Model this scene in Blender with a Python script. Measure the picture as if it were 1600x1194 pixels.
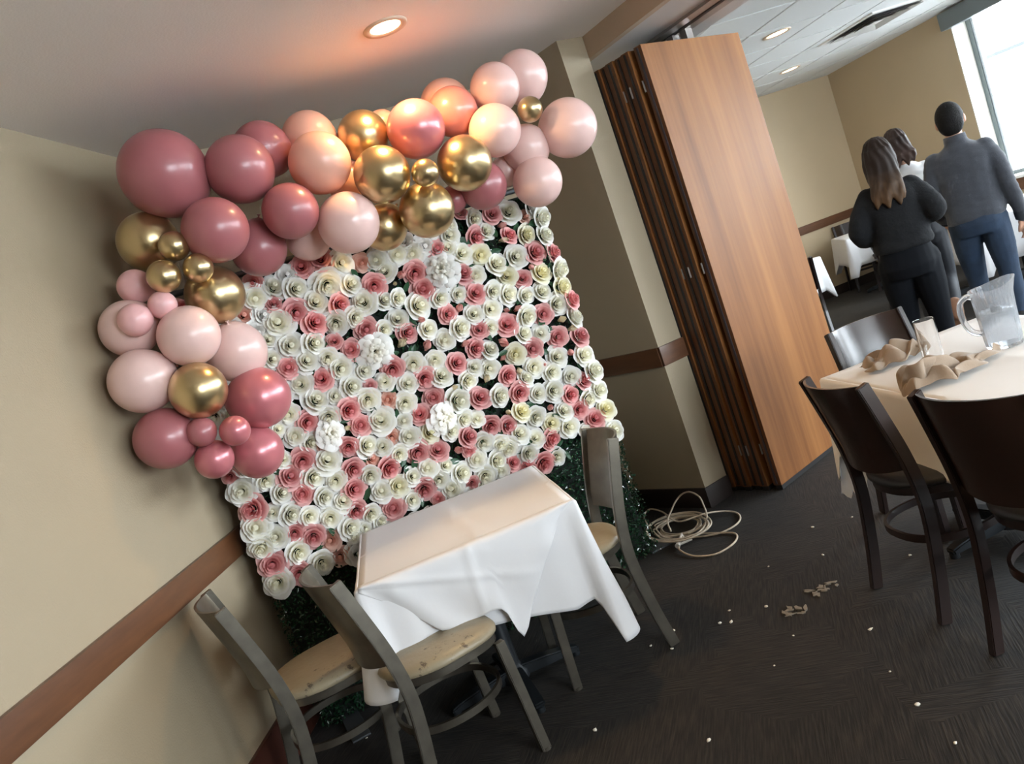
import bpy, bmesh, math, random
import numpy as np
from mathutils import Vector, Matrix, noise
PI = math.pi
random.seed(11)
S = bpy.context.scene
COL = S.collection
for o in list(bpy.data.objects): bpy.data.objects.remove(o)

# ------------------------------------------------------------------ camera
CAM_H = 1.55
pitch, roll = math.radians(6.5), math.radians(-19.65)
Fw = Vector((0, math.cos(pitch), -math.sin(pitch)))
Dn = Vector((0, -math.sin(pitch), -math.cos(pitch)))
Rt = Vector((1, 0, 0))
Xc = Rt*math.cos(roll) - Dn*math.sin(roll)
Yc = Rt*math.sin(roll) + Dn*math.cos(roll)
cam = bpy.data.cameras.new('camera')
cam.sensor_fit = 'HORIZONTAL'; cam.sensor_width = 36; cam.lens = 1230/1600*36
cam.clip_start = .02; cam.clip_end = 300
co = bpy.data.objects.new('camera', cam); COL.objects.link(co)
m = Matrix((Xc, -Yc, -Fw)).transposed().to_4x4(); m.translation = Vector((0, 0, CAM_H))
co.matrix_world = m
S.camera = co

# ------------------------------------------------------------------ world, lights, exposure
SKY = 18.0
w = bpy.data.worlds.new('world'); S.world = w; w.use_nodes = True
bg = w.node_tree.nodes['Background']
bg.inputs[0].default_value = (.93, .97, 1, 1); bg.inputs[1].default_value = SKY
S.view_settings.view_transform = 'Standard'; S.view_settings.look = 'None'
S.view_settings.gamma = 1; S.view_settings.use_curve_mapping = False
S.view_settings.exposure = 0.36
# the line of the window wall (runs from the far corner past the right of the camera)
WA = math.radians(167.3); WD = Vector((math.sin(WA), math.cos(WA), 0)); WN = Vector((-WD.y, WD.x, 0))
if WN.x < 0: WN = -WN            # points outdoors
WC = Vector((5.27, 10.57, 0))    # far corner of the second room
WINDOWS = [(2.0, 4.7), (5.3, 8.0), (8.5, 11.2), (11.6, 13.6)]      # distance along the wall; the last opening is added for frontal fill light
for a, b in WINDOWS:
    L = bpy.data.lights.new('window_portal', 'AREA'); L.shape = 'RECTANGLE'; L.size = b-a; L.size_y = 1.85
    L.cycles.is_portal = True
    lo = bpy.data.objects.new('window_portal', L); COL.objects.link(lo)
    c = WC + WD*((a+b)/2) + WN*.3; c.z = 1.78
    zz = WN; xx = WD; yy = zz.cross(xx)
    mm = Matrix((xx, yy, zz)).transposed().to_4x4(); mm.translation = c; lo.matrix_world = mm
# added window behind the camera, frontal fill light for the flower wall
REAR = (2.5, 7.4)
L = bpy.data.lights.new('window_portal', 'AREA'); L.shape = 'RECTANGLE'; L.size = REAR[1]-REAR[0]; L.size_y = 1.85; L.cycles.is_portal = True
lo = bpy.data.objects.new('window_portal', L); COL.objects.link(lo)
lo.location = ((REAR[0]+REAR[1])/2, -3.28, 1.72); lo.rotation_euler = (math.radians(90), 0, 0)

# ------------------------------------------------------------------ materials
def mat(name, col, rough=.6, metal=0, noise_amt=0, noise_scale=8, bump=0, bump_scale=60, spec=.5, coat=0, sheen=0, sss=0, trans=0):
    M = bpy.data.materials.new(name); M.use_nodes = True
    nt = M.node_tree; b = nt.nodes['Principled BSDF']
    b.inputs['Base Color'].default_value = (*col, 1)
    b.inputs['Roughness'].default_value = rough; b.inputs['Metallic'].default_value = metal
    b.inputs['Specular IOR Level'].default_value = spec
    b.inputs['Coat Weight'].default_value = coat
    if sheen: b.inputs['Sheen Weight'].default_value = sheen
    if sss:
        b.inputs['Subsurface Weight'].default_value = sss
        b.inputs['Subsurface Radius'].default_value = (.03, .015, .01)
        b.inputs['Subsurface Scale'].default_value = 1
    tc = nt.nodes.new('ShaderNodeTexCoord')
    if noise_amt:
        n = nt.nodes.new('ShaderNodeTexNoise'); n.inputs['Scale'].default_value = noise_scale; n.inputs['Detail'].default_value = 5
        nt.links.new(tc.outputs['Object'], n.inputs['Vector'])
        mx = nt.nodes.new('ShaderNodeMix'); mx.data_type = 'RGBA'
        mx.inputs[6].default_value = (*[c*(1-noise_amt) for c in col], 1)
        mx.inputs[7].default_value = (*[min(1, c*(1+noise_amt)) for c in col], 1)
        nt.links.new(n.outputs['Fac'], mx.inputs[0]); nt.links.new(mx.outputs[2], b.inputs['Base Color'])
    if bump:
        n2 = nt.nodes.new('ShaderNodeTexNoise'); n2.inputs['Scale'].default_value = bump_scale; n2.inputs['Detail'].default_value = 3
        nt.links.new(tc.outputs['Object'], n2.inputs['Vector'])
        bp = nt.nodes.new('ShaderNodeBump'); bp.inputs['Strength'].default_value = bump; bp.inputs['Distance'].default_value = .01
        nt.links.new(n2.outputs['Fac'], bp.inputs['Height']); nt.links.new(bp.outputs[0], b.inputs['Normal'])
    return M

def wood(name, c1, c2, rough=.35, axis=2, scale=5, stretch=.06, coat=.2, dark=None):
    M = bpy.data.materials.new(name); M.use_nodes = True
    nt = M.node_tree; b = nt.nodes['Principled BSDF']
    b.inputs['Roughness'].default_value = rough; b.inputs['Coat Weight'].default_value = coat
    b.inputs['Coat Roughness'].default_value = .25
    tc = nt.nodes.new('ShaderNodeTexCoord'); mp = nt.nodes.new('ShaderNodeMapping')
    s = [1, 1, 1]; s[axis] = stretch; mp.inputs['Scale'].default_value = s
    nt.links.new(tc.outputs['Object'], mp.inputs['Vector'])
    n = nt.nodes.new('ShaderNodeTexNoise'); n.inputs['Scale'].default_value = scale; n.inputs['Detail'].default_value = 8; n.inputs['Roughness'].default_value = .65
    n.inputs['Distortion'].default_value = .4
    nt.links.new(mp.outputs[0], n.inputs['Vector'])
    n2 = nt.nodes.new('ShaderNodeTexNoise'); n2.inputs['Scale'].default_value = scale*9; n2.inputs['Detail'].default_value = 4
    nt.links.new(mp.outputs[0], n2.inputs['Vector'])
    ad = nt.nodes.new('ShaderNodeMath'); ad.operation = 'MULTIPLY_ADD'; ad.inputs[1].default_value = .35
    nt.links.new(n2.outputs['Fac'], ad.inputs[0]); nt.links.new(n.outputs['Fac'], ad.inputs[2])
    r = nt.nodes.new('ShaderNodeValToRGB')
    r.color_ramp.elements[0].position = .42; r.color_ramp.elements[0].color = (*c1, 1)
    r.color_ramp.elements[1].position = .92; r.color_ramp.elements[1].color = (*c2, 1)
    nt.links.new(ad.outputs[0], r.inputs[0]); nt.links.new(r.outputs[0], b.inputs['Base Color'])
    return M

def emis(name, col, st):
    M = bpy.data.materials.new(name); M.use_nodes = True; nt = M.node_tree
    nt.nodes.remove(nt.nodes['Principled BSDF']); e = nt.nodes.new('ShaderNodeEmission')
    e.inputs[0].default_value = (*col, 1); e.inputs[1].default_value = st
    nt.links.new(e.outputs[0], nt.nodes['Material Output'].inputs[0]); return M

def glassy(name, col=(1, 1, 1), rough=.02, ior=1.45):
    M = bpy.data.materials.new(name); M.use_nodes = True; nt = M.node_tree
    b = nt.nodes['Principled BSDF']; b.inputs['Base Color'].default_value = (*col, 1)
    b.inputs['Transmission Weight'].default_value = 1; b.inputs['Roughness'].default_value = rough; b.inputs['IOR'].default_value = ior
    return M

def pane_mat(name, tint=(.95, .98, 1)):
    M = bpy.data.materials.new(name); M.use_nodes = True; nt = M.node_tree
    nt.nodes.remove(nt.nodes['Principled BSDF'])
    t = nt.nodes.new('ShaderNodeBsdfTransparent'); t.inputs[0].default_value = (*tint, 1)
    g = nt.nodes.new('ShaderNodeBsdfGlossy'); g.inputs['Roughness'].default_value = .02
    lw_ = nt.nodes.new('ShaderNodeLayerWeight'); lw_.inputs[0].default_value = .5
    pw = nt.nodes.new('ShaderNodeMath'); pw.operation = 'POWER'; pw.inputs[1].default_value = 5; nt.links.new(lw_.outputs['Facing'], pw.inputs[0])
    fr = nt.nodes.new('ShaderNodeMath'); fr.operation = 'MULTIPLY_ADD'; fr.inputs[1].default_value = .92; fr.inputs[2].default_value = .03; nt.links.new(pw.outputs[0], fr.inputs[0])
    mx = nt.nodes.new('ShaderNodeMixShader')
    nt.links.new(fr.outputs[0], mx.inputs[0]); nt.links.new(t.outputs[0], mx.inputs[1]); nt.links.new(g.outputs[0], mx.inputs[2])
    nt.links.new(mx.outputs[0], nt.nodes['Material Output'].inputs[0]); return M

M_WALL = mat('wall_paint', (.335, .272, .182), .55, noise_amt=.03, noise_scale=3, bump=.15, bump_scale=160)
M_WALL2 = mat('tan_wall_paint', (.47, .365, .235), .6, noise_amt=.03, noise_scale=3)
M_BEAM = mat('soffit_paint', (.48, .36, .25), .6)
M_CEIL = mat('ceiling_paint', (.84, .79, .74), .75, noise_amt=.02, noise_scale=2, bump=.1, bump_scale=120)
M_SOFF = mat('soffit_underside_paint', (.55, .53, .51), .5)
M_TILE = mat('ceiling_tile', (.70, .71, .70), .9, bump=.08, bump_scale=300)
M_GRID = mat('ceiling_grid', (.30, .30, .29), .6)
M_WHITE = mat('white_enamel', (.8, .79, .76), .4)
M_RAIL = wood('rail_wood', (.058, .021, .008), (.145, .058, .022), .45, axis=1, scale=5, stretch=.15)
M_RAILX = wood('rail_wood_cross', (.058, .021, .008), (.145, .058, .022), .45, axis=0, scale=5, stretch=.15)
M_BASE = mat('dark_baseboard', (.022, .013, .010), .5)
M_BASEL = mat('red_brown_baseboard', (.07, .02, .012), .45)
M_PANEL = wood('partition_veneer', (.14, .045, .010), (.34, .140, .040), .52, axis=2, scale=3.6, stretch=.05, coat=.0)
M_PANEL.node_tree.nodes['Principled BSDF'].inputs['Specular IOR Level'].default_value = .28
M_PEDGE = wood('partition_edge', (.07, .026, .010), (.17, .065, .022), .4, axis=2, scale=10, stretch=.03)
M_BLACK = mat('black_gasket', (.010, .009, .009), .5)
M_GASK = mat('plum_gasket', (.045, .036, .042), .35)
M_TRACK = mat('track_metal', (.30, .27, .25), .35, .6)
M_DTRACK = mat('track_slot', (.015, .014, .014), .5)
M_FRAME = mat('window_frame', (.16, .19, .20), .4, .3)
M_SILV = mat('window_aluminium', (.55, .60, .64), .35, .4)
M_CLOTH = mat('white_linen', (.73, .725, .735), .8, bump=.12, bump_scale=14, sheen=.2)
M_CLOTH2 = mat('ivory_linen', (.83, .79, .74), .75, bump=.1, bump_scale=10, sheen=.2)
M_NAP = mat('taupe_napkin', (.31, .225, .155), .8, noise_amt=.08, noise_scale=20, bump=.2, bump_scale=300, sheen=.3)
M_STEEL = mat('worn_grey_metal', (.17, .152, .122), .30, .8, noise_amt=.4, noise_scale=16)
M_SEAT = mat('worn_tan_vinyl', (.30, .25, .165), .42, noise_amt=.25, noise_scale=5, bump=.2, bump_scale=40)
M_ESPR = mat('espresso_wood', (.020, .010, .008), .32, coat=.35)
M_ESPR2 = wood('espresso_back_front', (.016, .008, .006), (.032, .015, .010), .25, axis=0, scale=4, stretch=.2, coat=.3)
nt = M_SEAT.node_tree; b_ = nt.nodes['Principled BSDF']; src_ = b_.inputs['Base Color'].links[0].from_socket
tc_ = nt.nodes.new('ShaderNodeTexCoord'); n_ = nt.nodes.new('ShaderNodeTexNoise'); n_.inputs['Scale'].default_value = 26; n_.inputs['Detail'].default_value = 8; n_.inputs['Roughness'].default_value = .75
nt.links.new(tc_.outputs['Object'], n_.inputs['Vector'])
n3_ = nt.nodes.new('ShaderNodeTexNoise'); n3_.inputs['Scale'].default_value = 5; nt.links.new(tc_.outputs['Object'], n3_.inputs['Vector'])
ml_ = nt.nodes.new('ShaderNodeMath'); ml_.operation = 'MULTIPLY'; nt.links.new(n_.outputs['Fac'], ml_.inputs[0]); nt.links.new(n3_.outputs['Fac'], ml_.inputs[1])
rp_ = nt.nodes.new('ShaderNodeValToRGB'); rp_.color_ramp.elements[0].position = .345; rp_.color_ramp.elements[1].position = .375
nt.links.new(ml_.outputs[0], rp_.inputs[0])
mx_ = nt.nodes.new('ShaderNodeMix'); mx_.data_type = 'RGBA'; mx_.inputs[7].default_value = (.11, .085, .06, 1)
nt.links.new(rp_.outputs[0], mx_.inputs[0]); nt.links.new(src_, mx_.inputs[6]); nt.links.new(mx_.outputs[2], b_.inputs['Base Color'])
M_DSEAT = mat('black_vinyl', (.028, .026, .026), .45)
M_IRON = mat('black_cast_iron', (.012, .015, .018), .45, .3)
M_CABLE = mat('ivory_cable', (.58, .49, .38), .5)
M_PLUG = mat('white_plug', (.75, .72, .66), .4)
M_FOOT = mat('grey_steel_plate', (.12, .13, .14), .4, .5)
M_CRUMB = mat('crumb', (.8, .75, .65), .8)
M_SCRAP = mat('tissue_scrap', (.24, .21, .17), .9)
M_LAMP = emis('lamp_glow', (1, .80, .50), 14)
M_LAMP2 = emis('lamp_glow_far', (1, .86, .58), 3.2)
M_LRING = mat('lamp_trim', (.62, .48, .36), .4)
M_LEAF = mat('boxwood_leaf', (.014, .060, .026), .24, noise_amt=.7, noise_scale=30, coat=.6)
M_LEAF2 = mat('rose_leaf', (.02, .07, .03), .4, noise_amt=.3, noise_scale=20)
M_BACKB = mat('backing_black', (.008, .012, .009), .9)
M_GLASS = glassy('clear_glass')
M_PLASTIC = glassy('clear_plastic', (.97, .98, 1), .04, 1.35)
M_WATER = glassy('water', (.96, .98, 1), .0, 1.33)
M_PANE = pane_mat('window_glass')
for M_, f_ in ((M_PLASTIC, .16), (M_WATER, .22)):
    nt = M_.node_tree; b_ = nt.nodes['Principled BSDF']
    d_ = nt.nodes.new('ShaderNodeBsdfDiffuse'); d_.inputs[0].default_value = (.82, .86, .9, 1)
    t_ = nt.nodes.new('ShaderNodeBsdfTranslucent'); t_.inputs[0].default_value = (.82, .86, .9, 1)
    m1 = nt.nodes.new('ShaderNodeMixShader'); m1.inputs[0].default_value = .6
    nt.links.new(d_.outputs[0], m1.inputs[1]); nt.links.new(t_.outputs[0], m1.inputs[2])
    m2 = nt.nodes.new('ShaderNodeMixShader'); m2.inputs[0].default_value = f_
    nt.links.new(b_.outputs[0], m2.inputs[1]); nt.links.new(m1.outputs[0], m2.inputs[2]); nt.links.new(m2.outputs[0], nt.nodes['Material Output'].inputs[0])

def carpet():
    M = bpy.data.materials.new('carpet'); M.use_nodes = True; nt = M.node_tree; b = nt.nodes['Principled BSDF']
    b.inputs['Roughness'].default_value = .68; b.inputs['Specular IOR Level'].default_value = .34
    b.inputs['Sheen Weight'].default_value = .04; b.inputs['Sheen Roughness'].default_value = .5
    tc = nt.nodes.new('ShaderNodeTexCoord')
    def tex(scale, st, rot, det=3):
        vr = nt.nodes.new('ShaderNodeVectorRotate'); vr.rotation_type = 'Z_AXIS'; vr.inputs['Angle'].default_value = rot
        mp = nt.nodes.new('ShaderNodeMapping'); mp.inputs['Scale'].default_value = (st, 1, 1)
        nt.links.new(tc.outputs['Object'], vr.inputs['Vector']); nt.links.new(vr.outputs[0], mp.inputs['Vector'])
        n = nt.nodes.new('ShaderNodeTexNoise'); n.inputs['Scale'].default_value = scale; n.inputs['Detail'].default_value = det
        nt.links.new(mp.outputs[0], n.inputs['Vector']); return n
    a1 = tex(150, .06, .35); a2 = tex(150, .06, .35+PI/2)
    big = nt.nodes.new('ShaderNodeTexVoronoi'); big.inputs['Scale'].default_value = 2.6; big.distance = 'CHEBYCHEV'
    nt.links.new(tc.outputs['Object'], big.inputs['Vector'])
    sp = nt.nodes.new('ShaderNodeSeparateColor'); nt.links.new(big.outputs['Color'], sp.inputs[0])
    gt = nt.nodes.new('ShaderNodeMath'); gt.operation = 'GREATER_THAN'; gt.inputs[1].default_value = .5
    nt.links.new(sp.outputs[0], gt.inputs[0])
    mx = nt.nodes.new('ShaderNodeMix'); nt.links.new(gt.outputs[0], mx.inputs[0])
    nt.links.new(a1.outputs['Fac'], mx.inputs[2]); nt.links.new(a2.outputs['Fac'], mx.inputs[3])
    r = nt.nodes.new('ShaderNodeValToRGB')
    e = r.color_ramp.elements; e[0].position = .40; e[0].color = (.005, .0036, .0025, 1); e[1].position = .78; e[1].color = (.038, .029, .021, 1)
    nt.links.new(mx.outputs[0], r.inputs[0])
    st = tex(1.6, 1, 0, 6)
    r2 = nt.nodes.new('ShaderNodeMapRange'); r2.inputs[1].default_value = .3; r2.inputs[2].default_value = .7; r2.inputs[3].default_value = .7; r2.inputs[4].default_value = 1.3
    nt.links.new(st.outputs['Fac'], r2.inputs[0])
    ml = nt.nodes.new('ShaderNodeVectorMath'); ml.operation = 'SCALE'
    nt.links.new(r.outputs[0], ml.inputs[0]); nt.links.new(r2.outputs[0], ml.inputs['Scale'])
    nt.links.new(ml.outputs[0], b.inputs['Base Color'])
    bp = nt.nodes.new('ShaderNodeBump'); bp.inputs['Strength'].default_value = .45; bp.inputs['Distance'].default_value = .004
    nt.links.new(mx.outputs[0], bp.inputs['Height']); nt.links.new(bp.outputs[0], b.inputs['Normal'])
    return M
M_CARPET = carpet()

# ------------------------------------------------------------------ helpers
def link_mesh(name, bm, m, parent=None, smooth=False, sharp=None):
    me = bpy.data.meshes.new(name); bm.normal_update(); bm.to_mesh(me); bm.free()
    if isinstance(m, (list, tuple)):
        for k in m: me.materials.append(k)
    else: me.materials.append(m)
    if smooth:
        for p in me.polygons: p.use_smooth = True
        if sharp: me.set_sharp_from_angle(angle=math.radians(sharp))
    o = bpy.data.objects.new(name, me); COL.objects.link(o)
    if parent: o.parent = parent
    return o
def py_mesh(name, V, F, m, parent=None, smooth=True, sharp=None):
    me = bpy.data.meshes.new(name); me.from_pydata([tuple(v) for v in V], [], F); me.update()
    me.materials.append(m)
    if smooth:
        me.polygons.foreach_set('use_smooth', [True]*len(me.polygons))
        if sharp: me.set_sharp_from_angle(angle=math.radians(sharp))
    o = bpy.data.objects.new(name, me); COL.objects.link(o)
    if parent: o.parent = parent
    return o
def empty(name, loc=(0, 0, 0), rz=0):
    o = bpy.data.objects.new(name, None); COL.objects.link(o); o.location = loc; o.rotation_euler = (0, 0, rz)
    o.empty_display_size = .1
    return o
def tag(o, label=None, cat=None, group=None, kind=None):
    if label: o['label'] = label
    if cat: o['category'] = cat
    if group: o['group'] = group
    if kind: o['kind'] = kind
    return o
def copy_tree(o, parent=None):
    c = o.copy(); COL.objects.link(c); c.parent = parent
    for ch in [x for x in bpy.data.objects if x.parent == o]: copy_tree(ch, c)
    return c
def box(bm, lo, hi, bev=0):
    g = bmesh.ops.create_cube(bm, size=1)
    for v in g['verts']:
        for i in range(3): v.co[i] = lo[i] + (v.co[i]+.5)*(hi[i]-lo[i])
    if bev:
        es = list({e for v in g['verts'] for e in v.link_edges})
        bmesh.ops.bevel(bm, geom=es, offset=bev, segments=2, affect='EDGES', profile=.7)
    return g['verts']
def prism(bm, pts, z0, z1):
    a = [bm.verts.new((p[0], p[1], z0)) for p in pts]; b = [bm.verts.new((p[0], p[1], z1)) for p in pts]
    n = len(pts)
    fs = [bm.faces.new(a[::-1]), bm.faces.new(b)]
    for i in range(n): fs.append(bm.faces.new((a[i], a[(i+1) % n], b[(i+1) % n], b[i])))
    bmesh.ops.recalc_face_normals(bm, faces=fs)
def slab(name, A, B, th, z0, z1, m, side=1, parent=None, bev=0):
    """vertical board from A to B (xy), thickness th to the left (side=1) or right of A->B"""
    A = Vector((A[0], A[1], 0)); B = Vector((B[0], B[1], 0)); d = (B-A).normalized(); n = Vector((-d.y, d.x, 0))*side
    bm = bmesh.new(); prism(bm, [A, B, B+n*th, A+n*th], z0, z1)
    if bev: bmesh.ops.bevel(bm, geom=list(bm.edges), offset=bev, segments=2, affect='EDGES')
    return link_mesh(name, bm, m, parent, smooth=bool(bev), sharp=40)
def catmull(pts, n=6, closed=False):
    P = [Vector(p) for p in pts]; out = []
    N = len(P); rng = range(N) if closed else range(N-1)
    for i in rng:
        p0 = P[(i-1) % N] if closed or i > 0 else P[0]*2-P[1]
        p1 = P[i]; p2 = P[(i+1) % N]; p3 = P[(i+2) % N] if closed or i+2 < N else P[-1]*2-P[-2]
        for k in range(n):
            t = k/n
            out.append(.5*((2*p1)+(-p0+p2)*t+(2*p0-5*p1+4*p2-p3)*t*t+(-p0+3*p1-3*p2+p3)*t**3))
    if not closed: out.append(P[-1].copy())
    return out
def tube(bm, pts, r, seg=8, closed=False, rect=None, up=Vector((0, 0, 1)), cap=True):
    """sweep a round (r) or rectangular (rect=(w,h)) section along pts"""
    P = [Vector(p) for p in pts]; n = len(P); rings = []
    side = None
    for i, p in enumerate(P):
        if closed: t = P[(i+1) % n]-P[(i-1) % n]
        else: t = P[min(i+1, n-1)]-P[max(i-1, 0)]
        t.normalize()
        if rect is not None:
            s = t.cross(up)
            if s.length < 1e-4: s = t.cross(Vector((0, 1, 0)))
            s.normalize()
        else:
            if side is None:
                s = t.cross(Vector((0, 0, 1)))
                if s.length < .1: s = t.cross(Vector((1, 0, 0)))
            else: s = side - t*side.dot(t)
            s.normalize(); side = s
        u = s.cross(t).normalized()
        rr = r[i] if isinstance(r, list) else r
        ring = []
        if rect is not None:
            w_, h_ = rect if not isinstance(rect[0], (list, tuple)) else rect[i]
            for a, b in ((-1, -1), (1, -1), (1, 1), (-1, 1)): ring.append(bm.verts.new(p+s*a*w_/2+u*b*h_/2))
        else:
            ra, rb = rr if isinstance(rr, (list, tuple)) else (rr, rr)
            for k in range(seg):
                a = 2*PI*k/seg; ring.append(bm.verts.new(p+s*math.cos(a)*ra+u*math.sin(a)*rb))
        rings.append(ring)
    m_ = len(rings[0]); fs = []
    for i in range(n if closed else n-1):
        a, b = rings[i], rings[(i+1) % n]
        for k in range(m_): fs.append(bm.faces.new((a[k], a[(k+1) % m_], b[(k+1) % m_], b[k])))
    if cap and not closed:
        fs.append(bm.faces.new(rings[0][::-1])); fs.append(bm.faces.new(rings[-1]))
    bmesh.ops.recalc_face_normals(bm, faces=fs)
    return rings
def lathe(bm, prof, seg=32, loc=(0, 0, 0)):
    rings = []
    for r, z in prof:
        if r < 1e-5: rings.append([bm.verts.new((loc[0], loc[1], loc[2]+z))])
        else: rings.append([bm.verts.new((loc[0]+r*math.cos(2*PI*k/seg), loc[1]+r*math.sin(2*PI*k/seg), loc[2]+z)) for k in range(seg)])
    fs = []
    for a, b in zip(rings, rings[1:]):
        for k in range(seg):
            k2 = (k+1) % seg
            if len(a) == 1 and len(b) == 1: continue
            if len(a) == 1: fs.append(bm.faces.new((a[0], b[k2], b[k])))
            elif len(b) == 1: fs.append(bm.faces.new((a[k], a[k2], b[0])))
            else: fs.append(bm.faces.new((a[k], a[k2], b[k2], b[k])))
    return fs

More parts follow.
